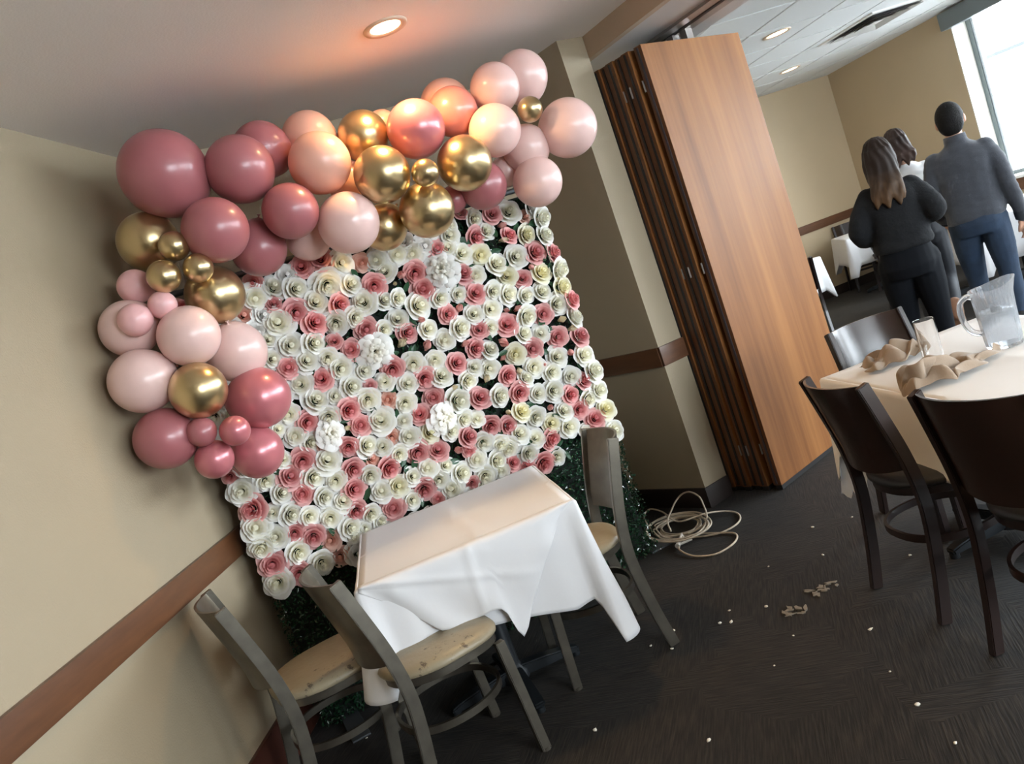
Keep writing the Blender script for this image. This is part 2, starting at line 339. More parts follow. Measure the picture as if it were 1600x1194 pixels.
ROSES=[[0.598,1.939,0.0469,"P"],[0.689,1.945,0.0473,"P"],[0.768,1.906,0.0526,"W"],[0.617,1.891,0.0161,"B"],[0.862,1.88,0.0388,"Q"],[0.926,1.867,0.0486,"W"],[1.027,1.866,0.0472,"W"],[1.101,1.849,0.0476,"W"],[1.22,1.834,0.0421,"P"],[1.275,1.822,0.0404,"W"],[1.332,1.778,0.0508,"W"],[0.946,1.809,0.0488,"W"],[1.015,1.765,0.0376,"B"],[1.079,1.762,0.0496,"P"],[1.203,1.728,0.0754,"O"],[1.3,1.687,0.0488,"P"],[1.361,1.657,0.0409,"W"],[0.452,1.892,0.0509,"W"],[0.539,1.859,0.0542,"W"],[0.677,1.834,0.0683,"W"],[0.777,1.802,0.048,"W"],[0.876,1.765,0.0505,"P"],[0.971,1.743,0.0178,"C"],[1.091,1.678,0.0518,"P"],[1.247,1.603,0.0385,"W"],[1.33,1.579,0.0491,"P"],[0.383,1.939,0.0367,"P"],[0.363,1.873,0.055,"W"],[0.428,1.822,0.0388,"P"],[0.502,1.763,0.0514,"P"],[0.417,1.742,0.0667,"W"],[0.6,1.775,0.0566,"W"],[0.695,1.735,0.0458,"P"],[0.802,1.707,0.056,"W"],[0.894,1.687,0.041,"W"],[0.959,1.676,0.0393,"W"],[1.149,1.613,0.0451,"W"],[1.04,1.613,0.0575,"W"],[0.563,1.692,0.0546,"P"],[0.652,1.662,0.0524,"W"],[0.742,1.657,0.048,"W"],[0.768,1.591,0.0483,"P"],[0.924,1.584,0.0471,"W"],[1.02,1.55,0.0279,"B"],[1.16,1.53,0.0423,"P"],[1.22,1.528,0.0326,"B"],[1.284,1.488,0.0429,"W"],[0.944,1.515,0.0473,"P"],[0.847,1.564,0.039,"W"],[1.043,1.496,0.0448,"W"],[1.194,1.449,0.0527,"W"],[0.292,1.817,0.0458,"Q"],[0.353,1.686,0.0369,"W"],[0.429,1.635,0.054,"W"],[0.527,1.61,0.0518,"W"],[0.616,1.586,0.0333,"P"],[0.676,1.525,0.0431,"P"],[0.77,1.488,0.0727,"O"],[0.897,1.47,0.0395,"C"],[1.007,1.415,0.038,"B"],[1.104,1.422,0.0452,"W"],[1.187,1.367,0.0306,"B"],[1.235,1.332,0.0459,"P"],[0.336,1.604,0.0415,"W"],[0.386,1.547,0.0464,"P"],[0.469,1.546,0.0515,"W"],[0.562,1.527,0.0426,"W"],[0.597,1.464,0.0552,"W"],[0.696,1.417,0.0434,"W"],[0.82,1.382,0.0508,"P"],[0.923,1.37,0.0494,"W"],[1.025,1.349,0.042,"W"],[1.118,1.299,0.0464,"P"],[1.192,1.25,0.0407,"W"],[0.411,1.458,0.0514,"W"],[0.505,1.448,0.0472,"P"],[0.616,1.372,0.0498,"W"],[0.695,1.345,0.027,"P"],[0.766,1.339,0.0409,"W"],[0.861,1.293,0.0443,"W"],[0.946,1.288,0.0477,"P"],[1.027,1.268,0.0501,"W"],[1.144,1.203,0.0457,"W"],[1.061,1.197,0.0253,"C"],[0.446,1.369,0.0564,"W"],[0.53,1.357,0.0399,"W"],[0.664,1.29,0.0502,"W"],[0.755,1.255,0.0411,"Q"],[0.566,1.279,0.0497,"P"],[0.82,1.214,0.0472,"W"],[0.957,1.188,0.0449,"P"],[1.06,1.132,0.0626,"W"],[0.318,1.354,0.0445,"W"],[0.378,1.295,0.0487,"P"],[0.472,1.283,0.0473,"W"],[0.684,1.179,0.0582,"W"],[0.591,1.195,0.0432,"P"],[0.781,1.14,0.0373,"W"],[0.867,1.138,0.0445,"P"],[0.957,1.086,0.065,"O"],[1.059,1.04,0.0425,"W"],[1.119,1.016,0.0356,"W"],[0.445,1.212,0.0586,"O"],[0.525,1.2,0.024,"C"],[0.31,1.257,0.0465,"W"],[0.359,1.207,0.0421,"W"],[0.253,1.31,0.0323,"W"],[0.879,1.042,0.0477,"V"],[0.98,1.012,0.0452,"W"],[0.778,1.062,0.0491,"W"],[0.708,1.09,0.0372,"Q"],[1.048,0.952,0.0456,"P"],[0.412,1.169,0.0332,"Q"],[0.508,1.125,0.0429,"P"],[0.585,1.099,0.0501,"W"],[0.651,1.066,0.0407,"W"],[0.708,1.006,0.0411,"W"],[0.795,0.98,0.0513,"P"],[0.885,0.95,0.0479,"P"],[0.976,0.911,0.0354,"B"],[1.029,0.889,0.0304,"P"],[1.049,0.836,0.0458,"W"],[0.224,1.183,0.037,"W"],[0.301,1.145,0.0513,"P"],[0.399,1.104,0.0566,"W"],[0.586,1.034,0.0368,"Q"],[0.49,1.025,0.0459,"P"],[0.644,0.964,0.0506,"P"],[0.551,0.967,0.0433,"W"],[0.227,1.101,0.051,"P"],[0.317,1.057,0.0515,"W"],[0.402,1.006,0.0455,"W"],[0.811,0.893,0.0446,"W"],[0.896,0.868,0.04,"W"],[0.956,0.804,0.0504,"W"],[0.731,0.885,0.0394,"W"],[0.844,0.82,0.0449,"W"],[0.651,0.872,0.0469,"V"],[0.126,1.125,0.0458,"W"],[0.023,1.12,0.0562,"W"],[0.002,1.198,0.0315,"P"],[0.168,1.047,0.0443,"W"],[0.25,1.01,0.0447,"P"],[0.329,0.96,0.0424,"W"],[0.462,0.938,0.0525,"P"],[0.574,0.879,0.0465,"W"],[0.761,0.807,0.0495,"P"],[0.885,0.753,0.0502,"W"],[0.989,0.741,0.0304,"P"],[1.397,1.96,0.0305,"P"],[1.455,1.916,0.041,"W"],[1.548,1.911,0.0434,"P"],[1.638,1.897,0.0542,"W"],[1.715,1.852,0.0317,"Q"],[1.8,1.823,0.051,"W"],[1.429,1.833,0.0461,"P"],[1.491,1.842,0.0412,"W"],[1.574,1.849,0.0292,"B"],[1.596,1.789,0.0396,"P"],[1.553,1.779,0.0292,"C"],[1.688,1.767,0.0473,"V"],[1.782,1.734,0.0478,"W"],[1.302,1.876,0.0455,"W"],[1.318,1.919,0.0384,"W"],[1.419,1.745,0.0462,"V"],[1.481,1.677,0.0517,"W"],[1.591,1.681,0.0543,"W"],[1.7,1.67,0.0507,"P"],[1.796,1.641,0.0427,"P"],[1.662,1.619,0.0265,"B"],[1.696,1.566,0.0508,"V"],[1.799,1.55,0.0514,"W"],[1.514,1.607,0.0468,"V"],[1.59,1.57,0.0419,"P"],[1.781,1.466,0.0514,"V"],[1.665,1.475,0.0445,"W"],[1.418,1.561,0.0433,"W"],[1.489,1.522,0.0499,"W"],[1.575,1.488,0.042,"W"],[1.809,1.389,0.0452,"P"],[1.722,1.395,0.0512,"W"],[1.631,1.372,0.0445,"P"],[1.376,1.483,0.0494,"W"],[1.452,1.457,0.023,"B"],[1.505,1.437,0.0294,"B"],[1.791,1.298,0.0485,"W"],[1.713,1.313,0.0322,"C"],[1.542,1.391,0.0525,"W"],[1.43,1.385,0.0498,"P"],[1.344,1.401,0.0412,"W"],[1.284,1.411,0.0409,"P"],[1.497,1.315,0.044,"W"],[1.584,1.285,0.0423,"W"],[1.665,1.239,0.048,"P"],[1.747,1.252,0.0302,"C"],[1.784,1.201,0.0486,"P"],[1.375,1.321,0.0437,"B"],[1.3,1.302,0.0432,"W"],[1.419,1.238,0.0469,"V"],[1.514,1.231,0.0473,"P"],[1.714,1.15,0.0324,"B"],[1.625,1.146,0.0511,"W"],[1.77,1.105,0.0519,"W"],[1.348,1.236,0.0229,"B"],[1.416,1.161,0.0294,"C"],[1.266,1.221,0.0462,"W"],[1.492,1.144,0.0505,"W"],[1.57,1.087,0.0478,"W"],[1.663,1.03,0.045,"W"],[1.792,1.011,0.0543,"W"],[1.344,1.154,0.0435,"P"],[1.238,1.167,0.033,"C"],[1.428,1.106,0.0398,"W"],[1.723,0.984,0.0432,"P"],[1.171,1.104,0.049,"P"],[1.269,1.077,0.0495,"W"],[1.372,1.055,0.0469,"P"],[1.461,1.015,0.0421,"W"],[1.546,0.999,0.0531,"W"],[1.626,0.946,0.0429,"P"],[1.714,0.889,0.0454,"W"],[1.783,0.909,0.049,"W"],[1.647,0.858,0.0452,"P"],[1.502,0.918,0.0298,"B"],[1.564,0.882,0.0448,"W"],[1.285,0.988,0.026,"C"],[1.348,0.963,0.0469,"V"],[1.408,0.911,0.0473,"W"],[1.79,0.802,0.0491,"V"],[1.712,0.78,0.0488,"P"],[1.478,0.85,0.0445,"V"],[1.56,0.8,0.0513,"W"],[1.785,0.686,0.0548,"W"],[1.64,0.739,0.0378,"W"],[1.696,0.686,0.0415,"Q"],[1.174,0.96,0.0462,"P"],[1.256,0.927,0.0435,"P"],[1.295,0.867,0.05,"W"],[1.372,0.813,0.0441,"W"],[1.451,0.781,0.0477,"P"],[1.188,0.86,0.0412,"W"],[1.109,0.898,0.0459,"W"],[1.551,1.14,0.0213,"B"],[1.694,1.214,0.0215,"C"],[1.217,0.828,0.0517,"W"],[1.142,0.79,0.0462,"W"],[1.216,0.748,0.0363,"P"],[1.306,0.761,0.047,"W"],[1.368,0.684,0.0506,"P"],[1.445,0.686,0.0424,"W"],[1.279,0.708,0.0365,"P"],[1.061,0.747,0.0459,"W"],[1.146,0.739,0.036,"W"],[1.43,0.761,0.0317,"P"],[0.399,0.906,0.0456,"W"],[0.036,1.032,0.0564,"P"],[0.106,0.983,0.0367,"W"],[0.171,0.947,0.0481,"W"],[0.241,0.907,0.042,"W"],[0.322,0.861,0.0472,"W"],[0.437,0.845,0.0459,"P"],[0.596,0.784,0.0506,"P"],[0.692,0.783,0.0413,"W"],[0.493,0.804,0.0433,"W"],[0.521,0.754,0.0338,"W"],[0.807,0.738,0.0299,"P"],[0.02,0.953,0.0565,"W"],[0.082,0.881,0.0505,"W"],[0.158,0.864,0.0417,"P"],[0.226,0.817,0.0468,"P"],[0.289,0.767,0.0455,"Q"],[0.388,0.784,0.0495,"W"],[0.443,0.753,0.0336,"W"],[0.015,0.868,0.0548,"W"],[0.142,0.78,0.051,"W"],[0.028,0.778,0.055,"P"],[0.218,0.693,0.0516,"W"],[0.303,0.684,0.0428,"Q"],[0.021,0.696,0.0569,"W"],[0.115,0.691,0.0464,"P"],[0.389,0.747,0.0382,"W"],[0.043,1.724,0.0446,"W"],[0.047,1.647,0.0436,"W"],[0.083,1.289,0.0446,"P"],[0.202,1.492,0.0483,"W"],[0.137,1.799,0.0422,"P"],[0.097,1.44,0.0424,"W"],[1.036,0.685,0.0482,"W"],[0.126,1.519,0.0516,"W"],[0.19,1.423,0.0515,"W"],[0.033,1.458,0.0506,"W"],[0.078,1.565,0.0472,"P"],[0.145,1.2,0.0463,"W"],[0.236,1.693,0.0486,"W"],[0.166,1.295,0.0517,"P"],[0.069,1.921,0.0427,"P"],[0.261,1.45,0.0488,"W"],[1.203,0.669,0.0453,"P"],[0.208,1.859,0.0454,"W"],[0.369,1.794,0.0429,"P"],[0.052,1.793,0.0423,"W"],[0.258,1.623,0.0499,"W"],[0.126,1.697,0.0466,"W"],[1.218,1.92,0.0475,"P"],[0.336,1.456,0.0451,"W"],[0.569,0.687,0.0455,"P"],[0.231,1.778,0.0458,"P"],[0.166,1.91,0.0453,"W"],[0.298,1.905,0.0494,"P"],[0.748,0.669,0.0454,"W"],[0.04,1.34,0.0514,"W"],[0.434,0.667,0.0441,"W"],[0.241,1.929,0.0437,"W"],[0.861,0.677,0.0454,"W"],[0.661,0.674,0.0474,"P"],[1.116,0.67,0.0493,"P"],[0.253,1.373,0.0478,"W"],[0.962,0.674,0.0475,"W"],[0.271,1.553,0.0483,"W"],[1.165,1.864,0.0499,"W"],[0.171,1.622,0.0507,"W"],[0.371,0.661,0.0492,"W"],[0.074,1.216,0.0447,"W"],[0.132,1.378,0.0433,"P"],[0.316,1.737,0.047,"W"],[0.182,1.731,0.0446,"W"],[0.205,1.558,0.0461,"W"],[0.113,1.862,0.0434,"P"],[0.976,1.924,0.0493,"W"],[1.769,1.89,0.0471,"W"],[0.032,1.87,0.0464,"W"],[0.493,0.696,0.0518,"P"],[1.078,1.909,0.0466,"W"],[0.528,1.925,0.044,"W"]]
BALLOONS=[["mauve",-0.991,3.149,2.404,0.1661],["mauve",-0.727,3.21,2.34,0.1326],["mauve",-0.653,3.391,2.427,0.1184],["peach",-0.467,3.509,2.439,0.1153],["peach",-0.439,3.327,2.286,0.1267],["mauve",-0.601,3.218,2.126,0.1112],["mauve",-0.865,3.071,2.126,0.1235],["mauve",-0.796,3.313,2.046,0.1134],["blush",-0.617,3.47,2.04,0.0963],["blush",-0.412,3.315,2.021,0.1265],["gold",-0.248,3.53,2.376,0.1103],["peach",-0.159,3.673,2.429,0.0671],["gold",-0.216,3.328,2.16,0.117],["rose",-0.023,3.492,2.321,0.1256],["peach",0.144,3.773,2.441,0.1179],["coral",0.16,3.671,2.377,0.1121],["gold",0.126,3.507,2.121,0.12],["gold",-0.047,3.308,2.106,0.0565],["gold",-0.095,3.441,1.98,0.1188],["gold",-0.301,3.532,1.983,0.1027],["mauve",0.179,3.7,2.03,0.1102],["blush",0.379,3.738,2.429,0.1137],["blush",0.538,3.929,2.48,0.1267],["gold",0.492,3.674,2.275,0.0578],["blush",0.306,3.622,2.23,0.1172],["blush",0.649,3.802,2.162,0.1378],["blush",0.433,3.801,2.138,0.1121],["blush",0.428,3.756,1.97,0.1164],["blush",0.311,3.861,2.078,0.0754],["mauve",0.027,3.705,2.017,0.064],["gold",-1.154,3.171,2.189,0.1159],["gold",-1.014,3.011,2.111,0.0556],["gold",-0.96,3.011,2.007,0.0549],["gold",-1.075,2.966,2.013,0.0604],["gold",-0.984,3.153,1.91,0.1147],["pink",-1.222,3.058,2.027,0.0655],["pink",-1.12,2.969,1.918,0.0518],["pink",-1.211,2.912,1.894,0.0605],["blush",-1.282,3.009,1.883,0.1067],["blush",-1.077,2.985,1.781,0.1136],["blush",-0.998,3.189,1.674,0.1194],["blush",-1.278,2.93,1.68,0.1182],["gold",-1.102,2.932,1.579,0.1047],["rose",-0.973,3.157,1.472,0.1232],["mauve",-1.281,2.936,1.452,0.1145],["mauve",-1.143,2.917,1.431,0.0547],["rose",-1.034,2.937,1.393,0.0567],["rose",-1.153,2.957,1.316,0.0721],["rose",-1.056,3.145,1.272,0.1049],["peach",-0.379,3.544,2.217,0.0946]]
CRUMBS=[[1.292, 3.547], [1.023, 3.28], [0.661, 3.013], [0.527, 3.088], [0.503, 2.992], [0.283, 3.088], [0.9, 2.612], [1.274, 3.013], [0.824, 2.346], [0.804, 2.153], [0.531, 2.598], [0.205, 2.325], [0.796, 1.955], [-1.063, 3.106], [-0.136, 2.594], [0.662, 2.741], [0.24, 2.949], [0.17, 3.031], [0.8, 3.353], [0.461, 3.013], [0.892, 2.607], [1.113, 3.589]]
SCRAPS=[[0.894, 2.996], [0.739, 2.907]]
CABLE=[[0.577,3.995,0.02],[0.528,3.916,0.01],[0.519,3.843,0.01],[0.559,3.733,0.006],[0.649,3.668,0.006],[0.744,3.706,0.006],[0.796,3.771,0.006],[0.8,3.842,0.006],[0.734,3.917,0.006],[0.666,3.983,0.006],[0.574,4.041,0.006],[0.493,4.154,0.006],[0.527,4.271,0.011],[0.601,4.302,0.009],[0.65,4.279,0.01],[0.698,4.216,0.008],[0.707,4.124,0.009],[0.674,4.06,0.01],[0.607,4.041,0.009],[0.549,4.064,0.011],[0.511,4.126,0.008],[0.499,4.207,0.008],[0.543,4.312,0.015],[0.592,4.332,0.017],[0.671,4.3,0.017],[0.711,4.231,0.016],[0.712,4.131,0.017],[0.681,4.07,0.017],[0.626,4.045,0.015],[0.554,4.073,0.014],[0.51,4.15,0.014],[0.505,4.232,0.016],[0.485,4.291,0.021],[0.564,4.324,0.021],[0.633,4.298,0.02],[0.684,4.226,0.02],[0.695,4.119,0.023],[0.648,4.035,0.022],[0.587,4.018,0.022],[0.51,4.06,0.02],[0.463,4.127,0.023],[0.455,4.223,0.022],[0.514,4.23,0.028],[0.601,4.261,0.028],[0.667,4.231,0.029],[0.73,4.124,0.029],[0.73,4.03,0.027],[0.693,3.96,0.029],[0.615,3.931,0.029],[0.544,3.966,0.027],[0.486,4.053,0.027],[0.478,4.162,0.026],[0.488,4.223,0.034],[0.58,4.269,0.033],[0.662,4.227,0.034],[0.723,4.135,0.033],[0.725,4.012,0.035],[0.676,3.938,0.033],[0.617,3.92,0.032],[0.531,3.942,0.035],[0.469,4.029,0.034],[0.457,4.155,0.033],[0.456,4.255,0.041],[0.542,4.31,0.039],[0.652,4.266,0.04],[0.715,4.163,0.039],[0.72,4.039,0.038],[0.668,3.939,0.041],[0.599,3.91,0.04],[0.498,3.947,0.039],[0.43,4.057,0.039],[0.418,4.152,0.041],[0.457,4.258,0.046],[0.564,4.308,0.046],[0.673,4.257,0.045],[0.733,4.154,0.046],[0.74,3.999,0.047],[0.691,3.909,0.046],[0.582,3.87,0.046],[0.491,3.913,0.046],[0.425,4.012,0.046],[0.409,4.141,0.046],[0.442,4.244,0.05],[0.452,4.379,0.06],[0.508,4.473,0.06],[0.559,4.354,0.06],[0.598,4.147,0.05],[0.74,4.125,0.05],[0.847,4.145,0.02],[0.901,4.1,0.006],[0.895,4.008,0.006],[0.846,3.936,0.006],[0.757,3.902,0.006],[0.669,3.935,0.006],[0.551,4.022,0.006]]
CABLE2=[[0.529, 4.048, 0.05], [0.546, 4.176, 0.06], [0.594, 4.278, 0.07], [0.654, 4.366, 0.09], [0.699, 4.355, 0.12], [0.737, 4.31, 0.13], [0.76, 4.216, 0.12], [0.762, 4.178, 0.08], [0.746, 4.085, 0.06], [0.72, 4.034, 0.04], [0.68, 4.006, 0.03], [0.603, 3.999, 0.02]]


# ------------------------------------------------------------------ the setting
def st(o): return tag(o, kind='structure')
ZC, ZC2, ZS = 2.69, 2.77, 2.57
LA = math.radians(5.5); LD = Vector((math.sin(LA), math.cos(LA), 0))
def lw(y): return Vector((-1.405+(y-3)*math.tan(LA), y, 0))
P_LB = Vector((-1.32, 3.885, 0)); P_BD = Vector((.495, 4.75, 0)); P_DL = Vector((.828, 4.325, 0)); P_LR = Vector((.985, 4.415, 0))
bm = bmesh.new(); prism(bm, [(-3, -4), (10.5, -4), (8.5, 13), (-3, 13)], -.1, 0)
st(link_mesh('floor', bm, M_CARPET))
# beam line
BD = Vector((math.sin(math.radians(153.5)), math.cos(math.radians(153.5)), 0)); BP = Vector((.985, 4.425, 0))
BN = Vector((-BD.y, BD.x, 0)); BN = BN if BN.x > 0 else -BN
BE = BP + BD*8.4
bm = bmesh.new(); prism(bm, [(-2.3, -3.2), (BE.x, BE.y), (BP.x, BP.y), (BP.x-.7*BD.x, BP.y-.7*BD.y), (.6, 5.2), (-2.3, 5.2)], ZC, ZC+.12)
st(link_mesh('ceiling', bm, M_CEIL))
# walls of the near room
slabs = []
lwA, lwB = lw(-3.2), lw(3.95)
o = st(slab('wall_left', lwA, lwB, .12, 0, ZC+.1, M_WALL, 1))
o = st(slab('wall_back', P_LB-Vector((.05, .024, 0)), P_BD, .12, 0, ZC+.1, M_WALL, 1))
# pillar end of the dividing wall: dark face and narrow face
bm = bmesh.new()
q = (P_LR-P_DL).normalized()
back = Vector((-.616, .788, 0))
prism(bm, [P_BD, P_DL, P_LR, P_LR+back*.9, P_BD+back*.45], 0, ZC+.1)
st(link_mesh('wall_right', bm, M_WALL))
for xa, xb, za, zb in ((-2.2, REAR[0], 0, ZC2+.1), (REAR[1], 9.2, 0, ZC2+.1), (REAR[0], REAR[1], 0, .8), (REAR[0], REAR[1], 2.6, ZC2+.1)):
    st(slab('wall_rear', (xa, -3.0), (xb, -3.0), .2, za, zb, M_WALL, -1))
wr = empty('window_5'); st(wr)  # unseen opening, added to brighten the roses from the front
for k in range(5):
    x_ = REAR[0]+(REAR[1]-REAR[0]-.06)*k/4
    bm = bmesh.new(); box(bm, (x_, -3.14, .8), (x_+.06, -3.08, 2.6)); link_mesh('mullion', bm, M_FRAME, wr)
    if k < 4:
        bm = bmesh.new(); box(bm, (x_+.06, -3.115, .8), (x_+(REAR[1]-REAR[0]-.06)/4, -3.107, 2.6)); link_mesh('pane', bm, M_PANE, wr)
# chair rails
def rail(name, A, B, n, z0, z1, th, m, ext=0):
    A = Vector(A); B = Vector(B); d = (B-A).normalized(); n = Vector(n).normalized()
    bm = bmesh.new(); L = (B-A).length
    o_ = bpy.data.objects.new
    # local: y along the run
    vs = box(bm, (0, 0, z0), (th, L, z1), .004)
    ob = link_mesh(name, bm, m, smooth=True, sharp=40)
    mm = Matrix((n, d, Vector((0, 0, 1)))).transposed().to_4x4(); mm.translation = Vector((A.x, A.y, 0)); ob.matrix_world = mm
    return tag(ob, kind='structure')
nL = Vector((math.cos(LA), -math.sin(LA), 0))
rail('trim_1', lwA, lw(3.88), nL, .855, .965, .022, M_RAIL)
rail('baseboard_left', lwA, lw(3.88), nL, 0, .2, .018, M_BASEL)
nB = Vector((.43, -.903, 0))
rail('trim_2', P_LB, P_BD, nB, .855, .965, .022, M_RAIL)
rail('baseboard_back', P_LB, P_BD, nB, 0, .12, .015, M_BASE)
dd = (P_DL-P_BD).normalized(); nD = Vector((dd.y, -dd.x, 0)); nD = nD if nD.y < 0 else -nD
rail('trim_3', P_BD, P_DL, nD, .855, .965, .018, M_RAIL)
rail('baseboard_right', P_BD, P_DL, nD, 0, .12, .012, M_BASE)
nS = Vector((q.y, -q.x, 0)); nS = nS if nS.y < 0 else -nS
rail('trim_4', P_DL+nS*.001-q*.012, P_LR, nS, .855, .965, .018, M_RAIL)
rail('baseboard_side', P_DL-q*.012, P_LR, nS, 0, .12, .012, M_BASE)
# white hairline gap / corner bead is paint; soffit beam over the partition
bm = bmesh.new(); prism(bm, [BP-BD*.7, BE, BE+BN*.05, BP-BD*.7+BN*.05], ZS, ZC+.1)
o = st(link_mesh('trim_5', bm, M_BEAM))
bm = bmesh.new(); prism(bm, [BP-BD*1.2+BN*.05, BE+BN*.05, BE+BN*.80, BP-BD*1.2+BN*.80], ZS, ZC2+.1)
o = st(link_mesh('trim_6', bm, M_SOFF))
# sliding track recessed in the soffit
TA = BP-BD*.3+BN*.46; TB = BE+BN*.46
tr = empty('trim_7', (0, 0, 0)); st(tr)
for off, w_, z0, m_, nm in ((-.10, .085, ZS-.016, M_TRACK, 'track_flange'), (.04, .085, ZS-.016, M_TRACK, 'track_flange'), (-.012, .05, ZS-.006, M_DTRACK, 'track_slot')):
    bm = bmesh.new(); a = TA+BN*off; b = TB+BN*off
    prism(bm, [a, b, b+BN*w_, a+BN*w_], z0, ZS+.001); link_mesh(nm, bm, m_, tr)

# room 2
W1D = Vector((math.sin(math.radians(256)), math.cos(math.radians(256)), 0))   # from far corner to the left
cornerL = WC + W1D*4.6
st(slab('wall_far', WC+Vector((.15, .04, 0)), cornerL, .12, 0, ZC2+.1, M_WALL2, -1))
nW1 = Vector((-W1D.y, W1D.x, 0)); nW1 = nW1 if nW1.y < 0 else -nW1
rail('trim_8', cornerL, WC, nW1, .91, 1.02, .022, M_RAIL)
rail('baseboard_far', cornerL, WC, nW1, 0, .12, .015, M_BASE)
st(slab('wall_side', P_LR+back*.85, (cornerL.x+.1, cornerL.y+.5), .12, 0, ZC2+.1, M_WALL2, 1))
# window wall : solid up to first window, piers, sill wall, head
def along(d, out=0): return WC + WD*d + WN*out
ZSILL, ZHEAD = .87, 2.70
segs = [(0, 2.0)] + [(WINDOWS[i][1], WINDOWS[i+1][0]) for i in range(3)] + [(WINDOWS[-1][1], 14.2)]
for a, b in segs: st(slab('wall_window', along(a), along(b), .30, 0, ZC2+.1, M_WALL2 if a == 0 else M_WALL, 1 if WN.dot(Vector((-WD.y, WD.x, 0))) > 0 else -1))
nWi = -WN
M_REV = mat('window_reveal_paint', (.72, .70, .62), .6)
for i, (a, b) in enumerate(WINDOWS):
    sd = 1 if WN.dot(Vector((-WD.y, WD.x, 0))) > 0 else -1
    st(slab('wall_window', along(a), along(b), .30, 0, ZSILL-.03, M_WALL2, sd))
    st(slab('wall_window', along(a), along(b), .30, ZHEAD, ZC2+.1, M_WALL2, sd))
    for c, s_ in ((a, 1), (b, -1)):
        bm = bmesh.new(); prism(bm, [along(c, -.002), along(c+s_*.012, -.002), along(c+s_*.012, .30), along(c, .30)], ZSILL-.03, ZHEAD)
        st(link_mesh('trim_9', bm, M_REV))
    wn = empty('window_%d' % (i+1)); st(wn)
    bm = bmesh.new(); prism(bm, [along(a, -.05), along(b, -.05), along(b, .24), along(a, .24)], ZSILL-.03, ZSILL)
    link_mesh('window_sill', bm, M_WHITE, wn)
    bm = bmesh.new(); prism(bm, [along(a-.1, -.03), along(b+.1, -.03), along(b+.1, -.001), along(a-.1, -.001)], ZSILL-.16, ZSILL-.032)
    link_mesh('apron_board', bm, M_RAILX, wn)
    # frame
    n_p = 3; fw = .055
    for k in range(n_p+1):
        c = a+.012+(b-a-.024-fw)*k/n_p
        bm = bmesh.new(); prism(bm, [along(c, .19), along(c+fw, .19), along(c+fw, .25), along(c, .25)], ZSILL, ZHEAD)
        link_mesh('mullion', bm, M_FRAME, wn)
        if k < n_p:
            bm = bmesh.new(); prism(bm, [along(c+fw, .20), along(c+fw+.03, .20), along(c+fw+.03, .24), along(c+fw, .24)], ZSILL, ZHEAD)
            link_mesh('sash_bar', bm, M_SILV, wn)
            c2 = a+.012+(b-a-.024-fw)*(k+1)/n_p
            bm = bmesh.new(); prism(bm, [along(c+fw+.03, .218), along(c2, .218), along(c2, .226), along(c+fw+.03, .226)], ZSILL+.04, ZHEAD-.04)
            link_mesh('pane', bm, M_PANE, wn)
    for z0, z1 in ((ZSILL, ZSILL+.04), (ZHEAD-.04, ZHEAD)):
        bm = bmesh.new(); prism(bm, [along(a+.012, .20), along(b-.012, .20), along(b-.012, .24), along(a+.012, .24)], z0, z1)
        link_mesh('frame_rail', bm, M_FRAME, wn)
    bl = slab('roller_blind', along(a-.03, .0), along(b+.03, .0), .11, ZHEAD-.13, ZHEAD+.05, M_FRAME, -sd, bev=.006)
    tag(bl, ['dark grey roller blind cassette over the bright window behind the man', 'dark grey roller blind cassette over the middle window', 'dark grey roller blind cassette over the window right of the camera', 'dark grey roller blind cassette over the added fill window behind the camera'][i], 'blind', 'roller blinds along the window wall')
# room 2 ceiling plane with grid and tiles
bm = bmesh.new(); prism(bm, [BP-BD*4+BN*.75, BE+BN*.75, (8.8, -3.2), along(0, .3), (cornerL.x-.3, cornerL.y+.3)], ZC2+.012, ZC2+.12)
c2o = st(link_mesh('ceiling_far', bm, M_GRID))
GD = Vector((math.sin(math.radians(-12.5)), math.cos(math.radians(-12.5)), 0)); GX = Vector((GD.y, -GD.x, 0))
G0 = Vector((2.496*1.0, 6.052, 0)); G0 = Vector((2.67, 6.38, 0))
tw, tl = .735, .66
tile_meshes = {}
lights2 = [Vector((3.01, 6.64, 0)), Vector((4.05, 8.89, 0))]
def inside(P):
    a = (P-(BP+BN*.80)).dot(BN) > .02
    b = (P-WC).dot(WN) < -.02
    c = (P-WC).dot(nW1) > .02
    return a and b and c
def clip_poly(pts, n, P0):
    out = []
    for i in range(len(pts)):
        A, B = pts[i], pts[(i+1) % len(pts)]; da = (A-P0).dot(n); db = (B-P0).dot(n)
        if da >= 0: out.append(A)
        if (da < 0) != (db < 0): out.append(A+(B-A)*(da/(da-db)))
    return out
for i in range(-7, 8):
    for j in range(-6, 8):
        c = G0 + GX*(i*tw) + GD*(j*tl)
        g = .014
        pts = [c+GX*g+GD*g, c+GX*(tw-g)+GD*g, c+GX*(tw-g)+GD*(tl-g), c+GX*g+GD*(tl-g)]
        if c.y < 3.2 or c.y > 11: continue
        for n_, P0 in ((BN, BP+BN*.80), (-WN, WC), (nW1, WC)):
            pts = clip_poly(pts, n_, P0)
            if len(pts) < 3: break
        if len(pts) < 3: continue
        bm = bmesh.new(); prism(bm, pts, ZC2, ZC2+.014)
        link_mesh('ceiling_tile', bm, M_TILE, c2o)
